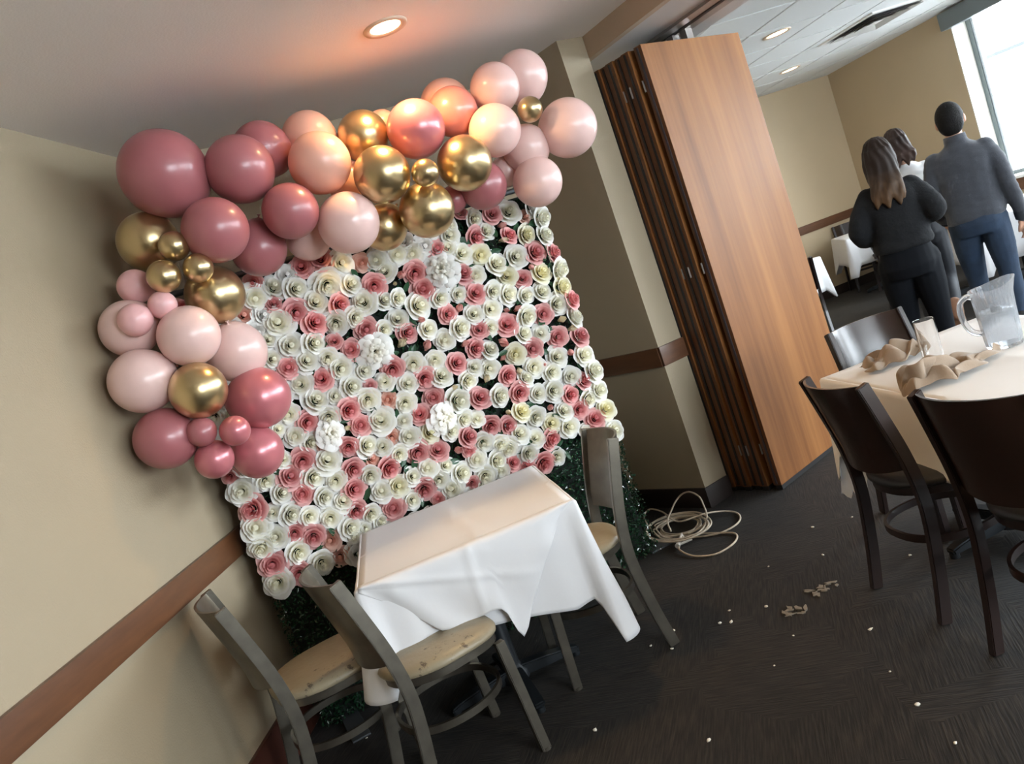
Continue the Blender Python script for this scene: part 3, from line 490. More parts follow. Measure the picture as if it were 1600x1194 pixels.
# downlights
def downlight(P, z, r, m_glow, label, power, col, spot=True):
    t = empty('recessed_downlight', (P[0], P[1], z)); tag(t, label, 'light')
    bm = bmesh.new(); lathe(bm, [(r, -.001), (r+.006, -.006), (r+.026, -.008), (r+.030, -.002), (r+.030, .0)], 40)
    link_mesh('trim_ring', bm, M_LRING, t, True)
    bm = bmesh.new(); lathe(bm, [(0, -.0035), (r*.6, -.0045), (r+.001, -.002)], 40)
    link_mesh('lens', bm, m_glow, t, True)
    L = bpy.data.lights.new('bulb', 'SPOT'); L.energy = power; L.color = col; L.spot_size = math.radians(150); L.spot_blend = .8; L.shadow_soft_size = r
    lo = bpy.data.objects.new('bulb', L); COL.objects.link(lo); lo.parent = t; lo.location = (0, 0, -.02)
    return t
WARM = (1, .64, .27)
downlight((.0, 3.29), ZC, .062, M_LAMP, 'glowing round downlight in the smooth ceiling above the balloon garland', 52, WARM)
downlight((.9, 1.0), ZC, .062, M_LAMP, 'recessed downlight in the smooth ceiling above the camera', 16, WARM)
downlight((-.4, -1.2), ZC, .062, M_LAMP, 'recessed downlight in the smooth ceiling behind the camera', 16, WARM)
downlight((3.01, 6.64), ZC2, .085, M_LAMP2, 'nearer round downlight in the white tile ceiling of the second room', 12, (1, .8, .55))
downlight((4.05, 8.89), ZC2, .085, M_LAMP2, 'farther small round downlight in the white tile ceiling, by the far wall', 12, (1, .8, .55))
# small ceiling hook spot
# air diffuser
vent = empty('air_diffuser', (0, 0, ZC2)); tag(vent, 'square louvred air diffuser set in the tile ceiling beside the window', 'vent')
vc = Vector((4.40, 7.68, 0))
def sq_ring(bm, r0, r1, z0, z1):
    A = [vc+GX*sx*r0*1.0+GD*sy*r0*1.12 for sx, sy in ((-1, -1), (1, -1), (1, 1), (-1, 1))]
    B = [vc+GX*sx*r1*1.0+GD*sy*r1*1.12 for sx, sy in ((-1, -1), (1, -1), (1, 1), (-1, 1))]
    a = [bm.verts.new((p.x, p.y, z0)) for p in A]; b = [bm.verts.new((p.x, p.y, z1)) for p in B]
    for k in range(4): bm.faces.new((a[k], a[(k+1) % 4], b[(k+1) % 4], b[k]))
bm = bmesh.new(); sq_ring(bm, .36, .35, 0, -.012); sq_ring(bm, .35, .30, -.012, -.012); sq_ring(bm, .30, .29, -.012, .010)
link_mesh('frame', bm, M_WHITE, vent)
M_LOUV = mat('louvre', (.42, .41, .38), .5)
bm = bmesh.new(); sq_ring(bm, .30, .0001, -.004, -.004); link_mesh('throat_shade_sheet', bm, M_BLACK, vent)  # black sheet painted in for the shade behind the louvres
for k, (a, b) in enumerate(((.285, .225), (.205, .150), (.130, .080))):
    bm = bmesh.new(); sq_ring(bm, a, b, -.028, -.010); sq_ring(bm, a, b, -.030, -.012); link_mesh('louvre', bm, M_LOUV, vent)
bm = bmesh.new(); sq_ring(bm, .06, .0001, -.026, -.030); link_mesh('centre_plate', bm, M_WHITE, vent)

# outdoors
bm = bmesh.new(); prism(bm, [(4, -30), (80, -30), (80, 60), (4, 60)], -.6, -.5)
st(link_mesh('ground_outside', bm, mat('pale_paving', (.75, .76, .78), .9)))
blg = empty('building', (30, 34, 0)); tag(blg, 'pale overexposed building seen through the far window', 'building')
M_BL = mat('pale_render', (.88, .88, .88), .9); M_BLW = mat('dark_pane', (.030, .034, .040), .9)
bm = bmesh.new(); box(bm, (-9, 0, -.5), (14, 1, 8.2)); box(bm, (-9.3, -.35, 8.2), (14.3, 1.2, 8.6)); o = link_mesh('facade', bm, M_BL, blg)
bm = bmesh.new(); box(bm, (-9.2, -.2, 4.1), (14.2, .02, 4.25)); box(bm, (-9.3, -.4, 8.1), (14.3, -.3, 8.25)); link_mesh('string_course', bm, M_BLW, blg)
for i in range(5):
    for j in range(2):
        bm = bmesh.new(); box(bm, (-7.6+i*4.3, -.08, 1.1+j*3.6), (-6.0+i*4.3, .02, 3.1+j*3.6)); link_mesh('window', bm, M_BLW, blg)
blg.rotation_euler = (0, 0, -.75)

# ------------------------------------------------------------------ folding partition
part = empty('folding_partition', (1.207, 4.19, 0)); tag(part, 'stack of folded wood veneer partition panels hanging from the soffit track', 'partition')
PA = math.radians(54); PD = Vector((math.sin(PA), math.cos(PA), 0)); PB = Vector((math.sin(math.radians(-38)), math.cos(math.radians(-38)), 0))
P0 = Vector((0, 0, 0))
offs = [0, .080, .136, .196, .252, .300, .35]
for k, of in enumerate(offs[:-1]):
    th = .052 if k else .05
    a = PB*of; j = -.012*(k % 2)
    A = a+PD*j; B = a+PD*(.905+j)
    pn = empty('panel_group') if False else None
    bm = bmesh.new()
    # core with thin veneer faces: 3 layers
    v = box(bm, (0, 0, .03), (.905, th, 2.50), .003)
    ob = link_mesh('panel', bm, [M_PANEL, M_PEDGE], part)
    for p in ob.data.polygons:
        p.material_index = 0 if abs(p.normal.y) > .7 else 1
    n_ = PB
    mm = Matrix((PD, n_, Vector((0, 0, 1)))).transposed().to_4x4(); mm.translation = A; ob.matrix_local = mm
    bm = bmesh.new(); box(bm, (.01, .006, .002), (.895, th-.006, .032)); o6 = link_mesh('light_leak_block', bm, M_BLACK, part); o6.matrix_local = mm  # added black strip, blocks light leaking under the panel
    # edge gasket strip and recessed seam
    bm = bmesh.new(); box(bm, (-.006, th*.40, .04), (.004, th*.62, 2.49), 0)
    ob2 = link_mesh('edge_gasket', bm, M_BLACK if k != 0 else M_GASK, part); ob2.matrix_local = mm
    bm = bmesh.new(); box(bm, (.02, th, .05), (.88, th+.012, 2.48), 0)
    ob3 = link_mesh('face_gasket', bm, M_BLACK, part); ob3.matrix_local = mm
    if k < 3:
        for z in (.25, 1.3, 2.3):
            bm = bmesh.new(); tube(bm, [(-.002, th+.006, z-.03), (-.002, th+.006, z+.03)], .005, 8)
            o4 = link_mesh('hinge', bm, M_TRACK, part, True, 40); o4.matrix_local = mm
    bm = bmesh.new(); box(bm, (.42, th/2-.02, 2.50), (.48, th/2+.02, 2.558)); o5 = link_mesh('trolley', bm, M_TRACK, part); o5.matrix_local = mm

# ------------------------------------------------------------------ balloons
def latex(name, col, rough=.3, metal=0, sss=.25, coat=.3):
    M = bpy.data.materials.new(name); M.use_nodes = True; nt = M.node_tree; b = nt.nodes['Principled BSDF']
    b.inputs['Base Color'].default_value = (*col, 1); b.inputs['Roughness'].default_value = rough; b.inputs['Metallic'].default_value = metal
    b.inputs['Coat Weight'].default_value = coat; b.inputs['Coat Roughness'].default_value = .12
    tc = nt.nodes.new('ShaderNodeTexCoord'); n = nt.nodes.new('ShaderNodeTexNoise'); n.inputs['Scale'].default_value = 2.2; n.inputs['Detail'].default_value = 2
    nt.links.new(tc.outputs['Object'], n.inputs['Vector'])
    mx = nt.nodes.new('ShaderNodeMix'); mx.data_type = 'RGBA'
    mx.inputs[6].default_value = (*[c*.93 for c in col], 1); mx.inputs[7].default_value = (*[min(1, c*1.06) for c in col], 1)
    nt.links.new(n.outputs['Fac'], mx.inputs[0]); nt.links.new(mx.outputs[2], b.inputs['Base Color'])
    if not metal and sss:
        # thin rubber: some light comes through from behind
        tr_ = nt.nodes.new('ShaderNodeBsdfTranslucent'); nt.links.new(mx.outputs[2], tr_.inputs[0])
        ms = nt.nodes.new('ShaderNodeMixShader'); ms.inputs[0].default_value = sss
        nt.links.new(b.outputs[0], ms.inputs[1]); nt.links.new(tr_.outputs[0], ms.inputs[2])
        nt.links.new(ms.outputs[0], nt.nodes['Material Output'].inputs[0])
    return M
MB = {'mauve': latex('mauve_latex', (.42, .14, .15), .34, sss=.12), 'rose': latex('pearl_rose_latex', (.52, .16, .18), .30, .25, coat=.4),
      'gold': latex('chrome_gold_latex', (.60, .46, .25), .28, .95, coat=.1), 'peach': latex('peach_latex', (.82, .47, .36), .34, sss=.18),
      'coral': latex('coral_latex', (.72, .25, .20), .3, sss=.15), 'blush': latex('blush_latex', (.84, .58, .53), .32, sss=.15),
      'pink': latex('pink_latex', (.85, .48, .47), .34, sss=.15)}
def balloon_mesh(m_):
    bm = bmesh.new(); prof = []
    n = 30
    for i in range(n+1):
        a = PI*i/n; z = math.cos(a); r = math.sin(a)
        if z < 0:
            t = -z; r *= 1-.10*t**2; z = z*(1+.07*t)      # slightly tapered towards the neck
        prof.append((max(r, 0), z))
    prof = [p for p in prof[:-1]]
    prof[0] = (0, 1)
    zb = prof[-1][1]
    prof += [(.045, zb-.02), (.028, zb-.05), (.030, zb-.08), (.062, zb-.12), (.066, zb-.135), (.02, zb-.13), (0, zb-.125)]
    fs = lathe(bm, prof, 48); bmesh.ops.recalc_face_normals(bm, faces=fs)
    me = bpy.data.meshes.new('balloon'); bm.to_mesh(me); bm.free(); me.materials.append(m_)
    for p in me.polygons: p.use_smooth = True
    return me
BM = {k: balloon_mesh(v) for k, v in MB.items()}
BLAB = [
 'biggest mauve balloon at the top left end of the garland, above the oval gold one',
 'dusty mauve balloon directly right of the biggest one',
 'mauve balloon half hidden behind the one beside the biggest balloon',
 'pale peach balloon peeking above the large peach one',
 'large glowing peach balloon left of the gold pair at the top',
 'round mauve balloon directly below the large peach one, left of a pale blush one',
 'mauve balloon under the biggest one, touching the small gold trio',
 'mauve balloon hanging low behind two others, over the top left roses',
 'blush balloon mostly hidden between mauve and pale pink ones, on the roses',
 'pale blush balloon low in the top row, left of the gold balloons',
 'gold balloon with a bright lamp glint, uppermost of the golden ones',
 'small sliver of peach balloon behind the top gold one',
 'chrome gold balloon left of the tiny gold one in the top row',
 'pearly rose balloon above the tiny gold one',
 'light peach balloon at the back, its top above the coral one',
 'glowing coral red balloon right of the pearly rose one',
 'chrome gold balloon right of the tiny gold one in the top row',
 'tiny chrome gold balloon in the middle of three large gold ones',
 'chrome gold balloon directly below the tiny gold one, over the roses',
 'dark gold balloon half hidden beside the pale blush one, lowest gold of the top row',
 'mauve balloon tucked under the right-hand gold one, over the roses',
 'blush balloon upper right, left of the topmost balloon',
 'topmost blush balloon of the garland, near the ceiling',
 'small gold balloon among the blush ones at the right end',
 'blush balloon directly right of the coral one, left of the small gold one',
 'large blush balloon at the far right end, against the pillar',
 'blush balloon below the small gold one at the right end',
 'lowest blush balloon at the right end, just above the roses',
 'blush balloon mostly hidden behind two others at the right end',
 'narrow sliver of mauve balloon behind the gold one, above the roses',
 'big oval gold balloon at the left edge under the biggest mauve one',
 'small gold balloon, uppermost of the trio beside the oval gold one',
 'small gold balloon, right-hand one of the trio',
 'small gold balloon, lowest of the trio above the pink ones',
 'large gold balloon right of the trio, beside the rose wall',
 'pink balloon at the left edge below the gold trio',
 'little bright pink balloon under the large gold one',
 'small round pink balloon in front of a wide blush one on the left',
 'wide blush balloon at the left edge, behind the small round pink one',
 'round blush balloon above the single gold one in the left column',
 'blush balloon beside the roses, behind the round one, left column',
 'wide blush balloon left of the single gold one in the left column',
 'single gold balloon in the lower left column',
 'large pearly rose balloon right of the lower gold one, over the roses',
 'wide mauve balloon at the lower left edge of the column',
 'small mauve balloon, left-hand one of the pair under the lower gold balloon',
 'small rose balloon, right-hand one of the pair under the lower gold balloon',
 'small rose balloon at the very bottom of the garland',
 'pearly rose balloon at the lower right end of the column, over the roses',
 'peach balloon deep between the large peach and the gold one',
]
core = Vector((-.2, 3.75, 2.2))
for i, (k, x, y, z, r) in enumerate(BALLOONS):
    o = bpy.data.objects.new('balloon', BM[k]); COL.objects.link(o)
    o.location = (x, y, z); o.scale = (r, r, r*1.015)
    P = Vector((x, y, z))
    near = [Vector(b[1:4]) for b in BALLOONS if 0 < (Vector(b[1:4])-P).length < .38]
    cen = sum(near, Vector())/max(1, len(near)) + Vector((.05, .14, 0))
    d = (P-cen).normalized()
    o.rotation_mode = 'QUATERNION'; o.rotation_quaternion = d.to_track_quat('Z', 'Y')
    tag(o, BLAB[i], 'balloon', 'balloons of the garland')

# ------------------------------------------------------------------ flower wall
FL0 = Vector((-1.278, 3.359, 0)); FR0 = Vector((.387, 4.021, 0)); FU = (FR0-FL0).normalized(); FWID = (FR0-FL0).length
FN = Vector((FU.y, -FU.x, 0))
fwall = empty('flower_wall', FL0, math.atan2(FU.y, FU.x)); tag(fwall, 'freestanding wall of white and pink artificial roses over green boxwood', 'flower wall')
# local x along the wall, local -y towards the camera, z up
def rose_mesh(name, col_out, col_in, kind, seed):
    rg = random.Random(seed); V = []; F = []; C_ = []
    def petal(ang, r0, z0, r1, z1, wid, curl, rows=4, cols=6, cup=.25):
        base = len(V)
        for i in range(rows+1):
            t = i/rows
            for j in range(cols+1):
                s = j/cols*2-1
                w_ = wid*(.45+.75*math.sin(min(1, t*1.05)*PI*.62))*(1-.30*max(0, t-.55)*abs(s)**2*2)
                rr = r0+(r1-r0)*t**1.1; zz = z0+(z1-z0)*math.sin(t*PI/2)
                rr += curl*max(0, t-.65)*1.6; zz -= curl*max(0, t-.7)**2*6*(1+.5*abs(s))
                rr *= 1-.10*s*s; zz += -.04*s*s*t
                zz += .025*math.sin(s*3+ang*5)*t
                a = ang+s*w_
                V.append((rr*math.cos(a), rr*math.sin(a), zz)); C_.append(min(1, max(0, (rr)/1.0)))
        for i in range(rows):
            for j in range(cols):
                a = base+i*(cols+1)+j; F.append((a, a+1, a+cols+2, a+cols+1))
    if kind == 'bud':
        for k in range(5): petal(k*2*PI/5+rg.random(), .12, -.2, .42+.05*(k % 2), .62, .75, -.5, 5, 5)
        for k in range(4): petal(k*2*PI/4+rg.random(), .05, 0, .20, .80, .8, -.3, 4, 5)
    elif kind == 'peony':
        for L, n, r1, z1, wd in ((0, 7, 1.0, .16, .50), (1, 7, .86, .40, .44), (2, 7, .66, .62, .40), (3, 6, .48, .80, .42), (4, 6, .30, .88, .45), (5, 4, .16, .90, .6)):
            for k in range(n): petal(k*2*PI/n+L*.5+rg.uniform(-.2, .2), .08, -.05+.04*L, r1*rg.uniform(.82, 1.08), z1*rg.uniform(.78, 1.12), wd, .10+.22*rg.random(), 5, 6)
    else:
        def shell(a0, span, rb, rt, zb, zt, lip, tint, rows=6, cols=10, spiral=0.0, tip=.05):
            # an upright petal wrapped round the heart, its lip rolled outwards; paler towards the lip
            base = len(V); sk = rg.uniform(-.25, .25)
            for i in range(rows+1):
                t = i/rows
                for j in range(cols+1):
                    s = j/cols*2-1; a = a0+s*span/2
                    edge = 1-abs(s)**2.6
                    r = rb+(rt-rb)*math.sin(t*PI/2)+spiral*s*t
                    z = zb+(zt-zb)*t*(.72+.28*edge)
                    pt = tip*max(0, 1-abs(s-sk)*2.2)
                    if t > .6: k_ = (t-.6)/.4; r += (lip*(.45+.55*edge)+pt)*k_; z -= lip*.75*k_*k_
                    r *= 1-.07*abs(s)**3
                    V.append((r*math.cos(a), r*math.sin(a), z))
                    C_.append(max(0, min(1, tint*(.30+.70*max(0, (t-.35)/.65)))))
            for i in range(rows):
                for j in range(cols):
                    q_ = base+i*(cols+1)+j; F.append((q_, q_+1, q_+cols+2, q_+cols+1))
        a0 = rg.random()*6; n_out = 5
        for k in range(n_out): shell(a0+k*2*PI/n_out+rg.uniform(-.12, .12), 1.75, .30, .84*rg.uniform(.94, 1.04), -.35, .16, .17, 1.0, 6, 10, .05, .07)
        a0 += .6
        for k in range(5): shell(a0+k*2*PI/5+rg.uniform(-.12, .12), 1.7, .26, .64*rg.uniform(.95, 1.04), -.2, .42, .12, .92, 6, 10, .045, .05)
        a0 += .5
        for k in range(4): shell(a0+k*2*PI/4+rg.uniform(-.12, .12), 2.0, .22, .455, -.1, .60, .085, .75, 6, 10, .035, .03)
        a0 += .7
        for k in range(3): shell(a0+k*2*PI/3+rg.uniform(-.12, .12), 2.5, .16, .30, .0, .70, .055, .55, 5, 10, .025, .02)
        a0 += .9
        for k in range(2): shell(a0+k*PI, 3.4, .09, .175, .1, .76, .035, .38, 5, 10, .02, .01)
        base = len(V); n = 22
        for i in range(n+1):
            a = i*.45; r = .008+.075*i/n
            for rr_, zz, cc in ((r*.9, .62, .10), (r, .79, .24), (r+.018, .775, .30)): V.append((rr_*math.cos(a), rr_*math.sin(a), zz)); C_.append(cc)
        for i in range(n):
            for q_ in (0, 1): F.append((base+3*i+q_, base+3*i+3+q_, base+3*i+4+q_, base+3*i+1+q_))
        base = len(V); V.append((0, 0, .66)); C_.append(.2)
        for k in range(8): V.append((.17*math.cos(k*PI/4), .17*math.sin(k*PI/4), .64)); C_.append(.2)
        for k in range(8): F.append((base, base+1+k, base+1+(k+1) % 8))
    me = bpy.data.meshes.new(name); me.from_pydata(V, [], F); me.update()
    me.polygons.foreach_set('use_smooth', [True]*len(me.polygons))
    ca = me.color_attributes.new('depth', 'FLOAT_COLOR', 'POINT')
    fl = []
    for c in C_: fl += [c, c, c, 1]
    ca.data.foreach_set('color', fl)
    return me
def rose_mat(name, c_in, c_out):
    M = bpy.data.materials.new(name); M.use_nodes = True; nt = M.node_tree; b = nt.nodes['Principled BSDF']
    b.inputs['Roughness'].default_value = .65
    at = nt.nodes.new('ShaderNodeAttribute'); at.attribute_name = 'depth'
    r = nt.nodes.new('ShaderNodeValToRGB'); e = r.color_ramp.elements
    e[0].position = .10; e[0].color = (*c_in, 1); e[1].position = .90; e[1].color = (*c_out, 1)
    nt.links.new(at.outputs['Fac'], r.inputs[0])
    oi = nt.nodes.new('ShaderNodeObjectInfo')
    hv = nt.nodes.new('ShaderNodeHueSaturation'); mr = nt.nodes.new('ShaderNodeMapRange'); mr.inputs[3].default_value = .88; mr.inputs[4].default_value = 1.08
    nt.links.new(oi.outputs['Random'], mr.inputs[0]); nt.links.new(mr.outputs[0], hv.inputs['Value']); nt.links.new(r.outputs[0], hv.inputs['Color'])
    nt.links.new(hv.outputs[0], b.inputs['Base Color'])
    tr_ = nt.nodes.new('ShaderNodeBsdfTranslucent'); nt.links.new(hv.outputs[0], tr_.inputs[0])
    ms = nt.nodes.new('ShaderNodeMixShader'); ms.inputs[0].default_value = .3
    nt.links.new(b.outputs[0], ms.inputs[1]); nt.links.new(tr_.outputs[0], ms.inputs[2])
    nt.links.new(ms.outputs[0], nt.nodes['Material Output'].inputs[0])
    return M
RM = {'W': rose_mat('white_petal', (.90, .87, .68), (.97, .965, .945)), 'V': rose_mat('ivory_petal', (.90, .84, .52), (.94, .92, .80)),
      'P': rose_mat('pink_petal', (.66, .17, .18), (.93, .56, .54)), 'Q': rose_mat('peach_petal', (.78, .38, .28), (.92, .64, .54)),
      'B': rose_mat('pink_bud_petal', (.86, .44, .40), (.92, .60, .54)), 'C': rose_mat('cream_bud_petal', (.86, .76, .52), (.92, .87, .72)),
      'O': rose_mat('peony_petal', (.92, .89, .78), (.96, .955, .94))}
RMESH = {}
for k in RM:
    kd = {'B': 'bud', 'C': 'bud', 'O': 'peony'}.get(k, 'rose')
    RMESH[k] = [rose_mesh('rose_'+k+str(s), 0, 0, kd, s*7+ord(k)) for s in range(4)]
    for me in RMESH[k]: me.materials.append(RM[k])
NM = {'W': 'white_rose', 'V': 'ivory_rose', 'P': 'pink_rose', 'Q': 'peach_rose', 'B': 'pink_rosebud', 'C': 'cream_rosebud', 'O': 'white_peony'}
rr = random.Random(4)
VF = []; FF = []
for i, (u, v, r, k) in enumerate(ROSES):
    me = rr.choice(RMESH[k])
    off = .05 if k in 'WPVO' else .035
    if k == 'O': off = .06
    sc = r*1.24 if k not in 'BC' else r*1.75
    tilt = .38 if k not in 'BC' else .55
    d = Vector((rr.uniform(-tilt, tilt), -1, rr.uniform(-tilt, tilt)))
    if u < .06: d.x -= .4
    if u > FWID-.06: d.x += .4
    d.normalize()
    qt = d.to_track_quat('Z', 'Y') @ Matrix.Rotation(rr.random()*2*PI, 3, 'Z').to_quaternion()
    if i < 299:
        o = bpy.data.objects.new(NM[k], me); COL.objects.link(o); o.parent = fwall
        o.location = (u, -off-.01*rr.random(), v); o.scale = (sc, sc, sc*.92)
        o.rotation_mode = 'QUATERNION'; o.rotation_quaternion = qt
    else:
        mm = Matrix.Translation((u, -off, v)) @ qt.to_matrix().to_4x4() @ Matrix.Diagonal((sc, sc, sc*.8, 1))
        b0 = len(VF); VF += [mm @ vv.co for vv in me.vertices]; FF += [tuple(b0+j for j in p.vertices) for p in me.polygons]
if VF:
    o = py_mesh('rose_filler', VF, FF, mat('filler_petal', (.84, .82, .78), .7), fwall); tag(o, kind='stuff')
# frame, backing board
bm = bmesh.new(); box(bm, (.0, .0, .02), (FWID, .03, 1.96)); link_mesh('backing_board', bm, M_BACKB, fwall)
for x in (.015, FWID-.015):
    bm = bmesh.new(); tube(bm, [(x, .045, 0.01), (x, .045, 2.0)], .014, 10); link_mesh('frame_pole', bm, M_FOOT, fwall, True, 40)
bm = bmesh.new(); tube(bm, [(0, .045, 2.0), (FWID, .045, 2.0)], .014, 10); link_mesh('frame_bar', bm, M_FOOT, fwall, True, 40)
# foot plates
for x0, x1, y0, y1 in ((FWID-.02, FWID+.115, -.06, .015), (.05, .13, -.30, .02)):
    bm = bmesh.new(); box(bm, (x0, y0, 0), (x1, y1, .008), .002); link_mesh('foot_plate', bm, M_FOOT, fwall)
# foliage
def leaves(n, x0, x1, z0, z1, y0, y1, s0, s1, seed, bulge=0):
    g = np.random.default_rng(seed)
    c = np.stack([g.uniform(x0, x1, n), g.uniform(y0, y1, n), g.uniform(z0, z1, n)], 1)
    if bulge: c[:, 1] -= bulge*(1-(c[:, 2]-z0)/(z1-z0))
    s = g.uniform(s0, s1, (n, 1))
    a = g.normal(size=(n, 3)); a /= np.linalg.norm(a, axis=1, keepdims=True)
    b = np.cross(a, g.normal(size=(n, 3))); b /= np.linalg.norm(b, axis=1, keepdims=True)
    nn = np.cross(a, b)*.25
    v = np.stack([c-a*s, c+b*s*.55+nn*s, c+a*s, c-b*s*.55+nn*s], 1).reshape(-1, 3)
    f = [(4*i, 4*i+1, 4*i+2, 4*i+3) for i in range(n)]
    return v, f
V_, F_ = leaves(26000, -.03, FWID+.035, .0, .72, -.055, .05, .006, .012, 1, .02)
V_[:, 2] = np.maximum(V_[:, 2], .003)
o = py_mesh('boxwood_foliage', V_, F_, M_LEAF, fwall, False); tag(o, kind='stuff')
V_, F_ = leaves(14000, -.01, FWID+.01, .70, 1.95, -.035, .0, .007, .014, 2)
o = py_mesh('foliage_behind_roses', V_, F_, M_LEAF, fwall, False); tag(o, kind='stuff')
# a few large rose leaves
def leaf_mesh():
    V = []; F = []
    for i in range(6):
        t = i/5; w_ = .5*math.sin(PI*min(1, t*.93+.04))**.8
        for s in (-1, 0, 1): V.append((t*2-1, s*w_, -.15*t*t+(.12 if s else 0)))
    for i in range(5):
        for j in range(2): F.append((i*3+j, i*3+j+1, i*3+j+4, i*3+j+3))
    me = bpy.data.meshes.new('leaf'); me.from_pydata(V, [], F); me.update(); me.materials.append(M_LEAF2)
    me.polygons.foreach_set('use_smooth', [True]*len(me.polygons)); return me
lm = leaf_mesh(); cnt = 0
for _ in range(3000):
    u = rr.uniform(0, FWID); v = rr.uniform(.66, 1.85)
    if all((u-a[0])**2+(v-a[1])**2 > (a[2]*.95)**2 for a in ROSES):
        o = bpy.data.objects.new('rose_leaf', lm); COL.objects.link(o); o.parent = fwall
        o.location = (u, -.055, v); s_ = rr.uniform(.022, .034); o.scale = (s_, s_, s_)
        d = Vector((rr.uniform(-.6, .6), -1, rr.uniform(-.6, .6))).normalized()
        o.rotation_mode = 'QUATERNION'; o.rotation_quaternion = d.to_track_quat('Z', 'Y') @ Matrix.Rotation(rr.random()*2*PI, 3, 'Z').to_quaternion()
        cnt += 1
        if cnt > 90: break

# ------------------------------------------------------------------ chairs
def make_chair(name, M_f, M_s, M_b, label, group):
    t = empty(name); tag(t, label, 'chair', group)
    hw = .19
    for s in (-1, 1):
        # rear post: foot kicks back, back leans
        pts = catmull([(s*.188, -.235, .0), (s*.187, -.205, .16), (s*.186, -.182, .34), (s*.185, -.180, .46), (s*.183, -.200, .60), (s*.180, -.240, .76), (s*.178, -.270, .87)], 4)
        bm = bmesh.new(); tube(bm, pts, 0, rect=(.024, .044), up=Vector((0, 1, 0)))
        bmesh.ops.bevel(bm, geom=[e for e in bm.edges if not e.is_boundary and e.calc_face_angle(0) > 1], offset=.003, segments=2, affect='EDGES')
        link_mesh('rear_leg', bm, M_f, t, True, 45)
        bm = bmesh.new(); tube(bm, [(s*.178, .170, .425), (s*.186, .182, .21), (s*.192, .192, 0)], 0, rect=(.030, .036), up=Vector((0, 1, 0)))
        bmesh.ops.bevel(bm, geom=[e for e in bm.edges if not e.is_boundary and e.calc_face_angle(0) > 1], offset=.003, segments=2, affect='EDGES')
        link_mesh('front_leg', bm, M_f, t, True, 45)
    # curved back panel between the posts, bulging backwards
    V = []; F = []; nx, nz = 16, 10
    zs = [.545+(.868-.545)*j/nz for j in range(nz+1)]
    def yl(z): return np.interp(z, [.46, .60, .76, .87], [-.180, -.200, -.240, -.270])
    for side in (0, 1):
        for j, z in enumerate(zs):
            for i in range(nx+1):
                s = i/nx*2-1; bow = .058*(1-abs(s)**2.3)
                th = .010*(.5-side)*2*.5
                zz = z
                if j == 0: zz = z-.018*(1-s*s)
                V.append((s*.172, yl(z)-bow-th, zz))
    W = (nx+1); H = nz+1
    for side in (0, 1):
        for j in range(nz):
            for i in range(nx):
                a = side*W*H+j*W+i; f = (a, a+1, a+W+1, a+W); F.append(f if side else f[::-1])
    def q4(a, b, c, d): F.append((a, b, c, d))
    for i in range(nx):
        q4(i, i+1, W*H+i+1, W*H+i); a = nz*W+i; q4(a+1, a, W*H+a, W*H+a+1)
    for j in range(nz):
        a = j*W; q4(a+W, a, W*H+a, W*H+a+W); a = j*W+nx; q4(a, a+W, W*H+a+W, W*H+a)
    py_mesh('backrest', V, F, M_b, t, True, 50)
    # seat outline: straight front, rounded rear
    def outline(g=0, n=44):
        pts = []
        for k in range(n):
            a = 2*PI*k/n; c, s = math.cos(a), math.sin(a)
            ex = .55 if s > 0 else .85
            x = (.205+g)*math.copysign(abs(c)**ex, c); y = .0+(.205+g)*math.copysign(abs(s)**(ex if s > 0 else .95), s)
            x *= 1-.06*(.5-s*.5)
            pts.append((x, y))
        return pts
    bm = bmesh.new(); rings = []
    for g, z in ((-.008, .452), (.004, .458), (.006, .470), (-.004, .484), (-.03, .492), (-.10, .497), (-.17, .498)):
        rings.append([bm.verts.new((x, y, z)) for x, y in outline(g)])
    for a, b in zip(rings, rings[1:]):
        for k in range(44): bm.faces.new((a[k], a[(k+1) % 44], b[(k+1) % 44], b[k]))
    bm.faces.new(rings[0][::-1]); bm.faces.new(rings[-1])
    link_mesh('seat', bm, M_s, t, True, 60)
    bm = bmesh.new(); r0 = outline(-.006); a = [bm.verts.new((x, y, .425)) for x, y in r0]; b = [bm.verts.new((x, y, .452)) for x, y in r0]
    for k in range(44): bm.faces.new((a[k], a[(k+1) % 44], b[(k+1) % 44], b[k]))
    bm.faces.new(a[::-1]); bm.faces.new(b)
    link_mesh('seat_frame', bm, M_f, t, True, 45)
    # hoop stretcher
    pts = [(.182*math.copysign(abs(math.cos(a))**.8, math.cos(a)), -.01+.185*math.sin(a), .262) for a in [2*PI*k/36 for k in range(36)]]
    bm = bmesh.new(); tube(bm, pts, 0, closed=True, rect=(.012, .026)); link_mesh('stretcher', bm, M_f, t, True, 45)
    for x, y in ((-.186, .18), (.186, .18), (-.186, -.182), (.186, -.182)):
        pass
    for s in (-1, 1):
        bm = bmesh.new(); tube(bm, [(s*.192, .192, 0), (s*.192, .192, .012)], .019, 10); link_mesh('foot_cap', bm, M_BLACK if M_f is M_ESPR else M_STEEL, t, True, 40)
    return t
def put(t, x, y, fx, fy, label):
    t.location = (x, y, 0); t.rotation_euler = (0, 0, math.atan2(fy, fx)-PI/2); t['label'] = label
chB = make_chair('restaurant_chair', M_STEEL, M_SEAT, M_STEEL, '', 'worn grey metal chairs at the small table')
put(chB, -.578, 2.67, .883, .469, 'worn grey metal chair with scuffed tan seat in front of the small table')
c = copy_tree(chB); put(c, -1.01, 2.825, .883, .469, 'grey metal chair with tan seat closest to the left wall')
c = copy_tree(chB); put(c, -.003, 3.128, -.985, -.17, 'grey metal chair with its back to the cable, right of the small table')
chD = make_chair('dining_chair', M_ESPR, M_DSEAT, M_ESPR2, '', 'dark wooden chairs of the restaurant')
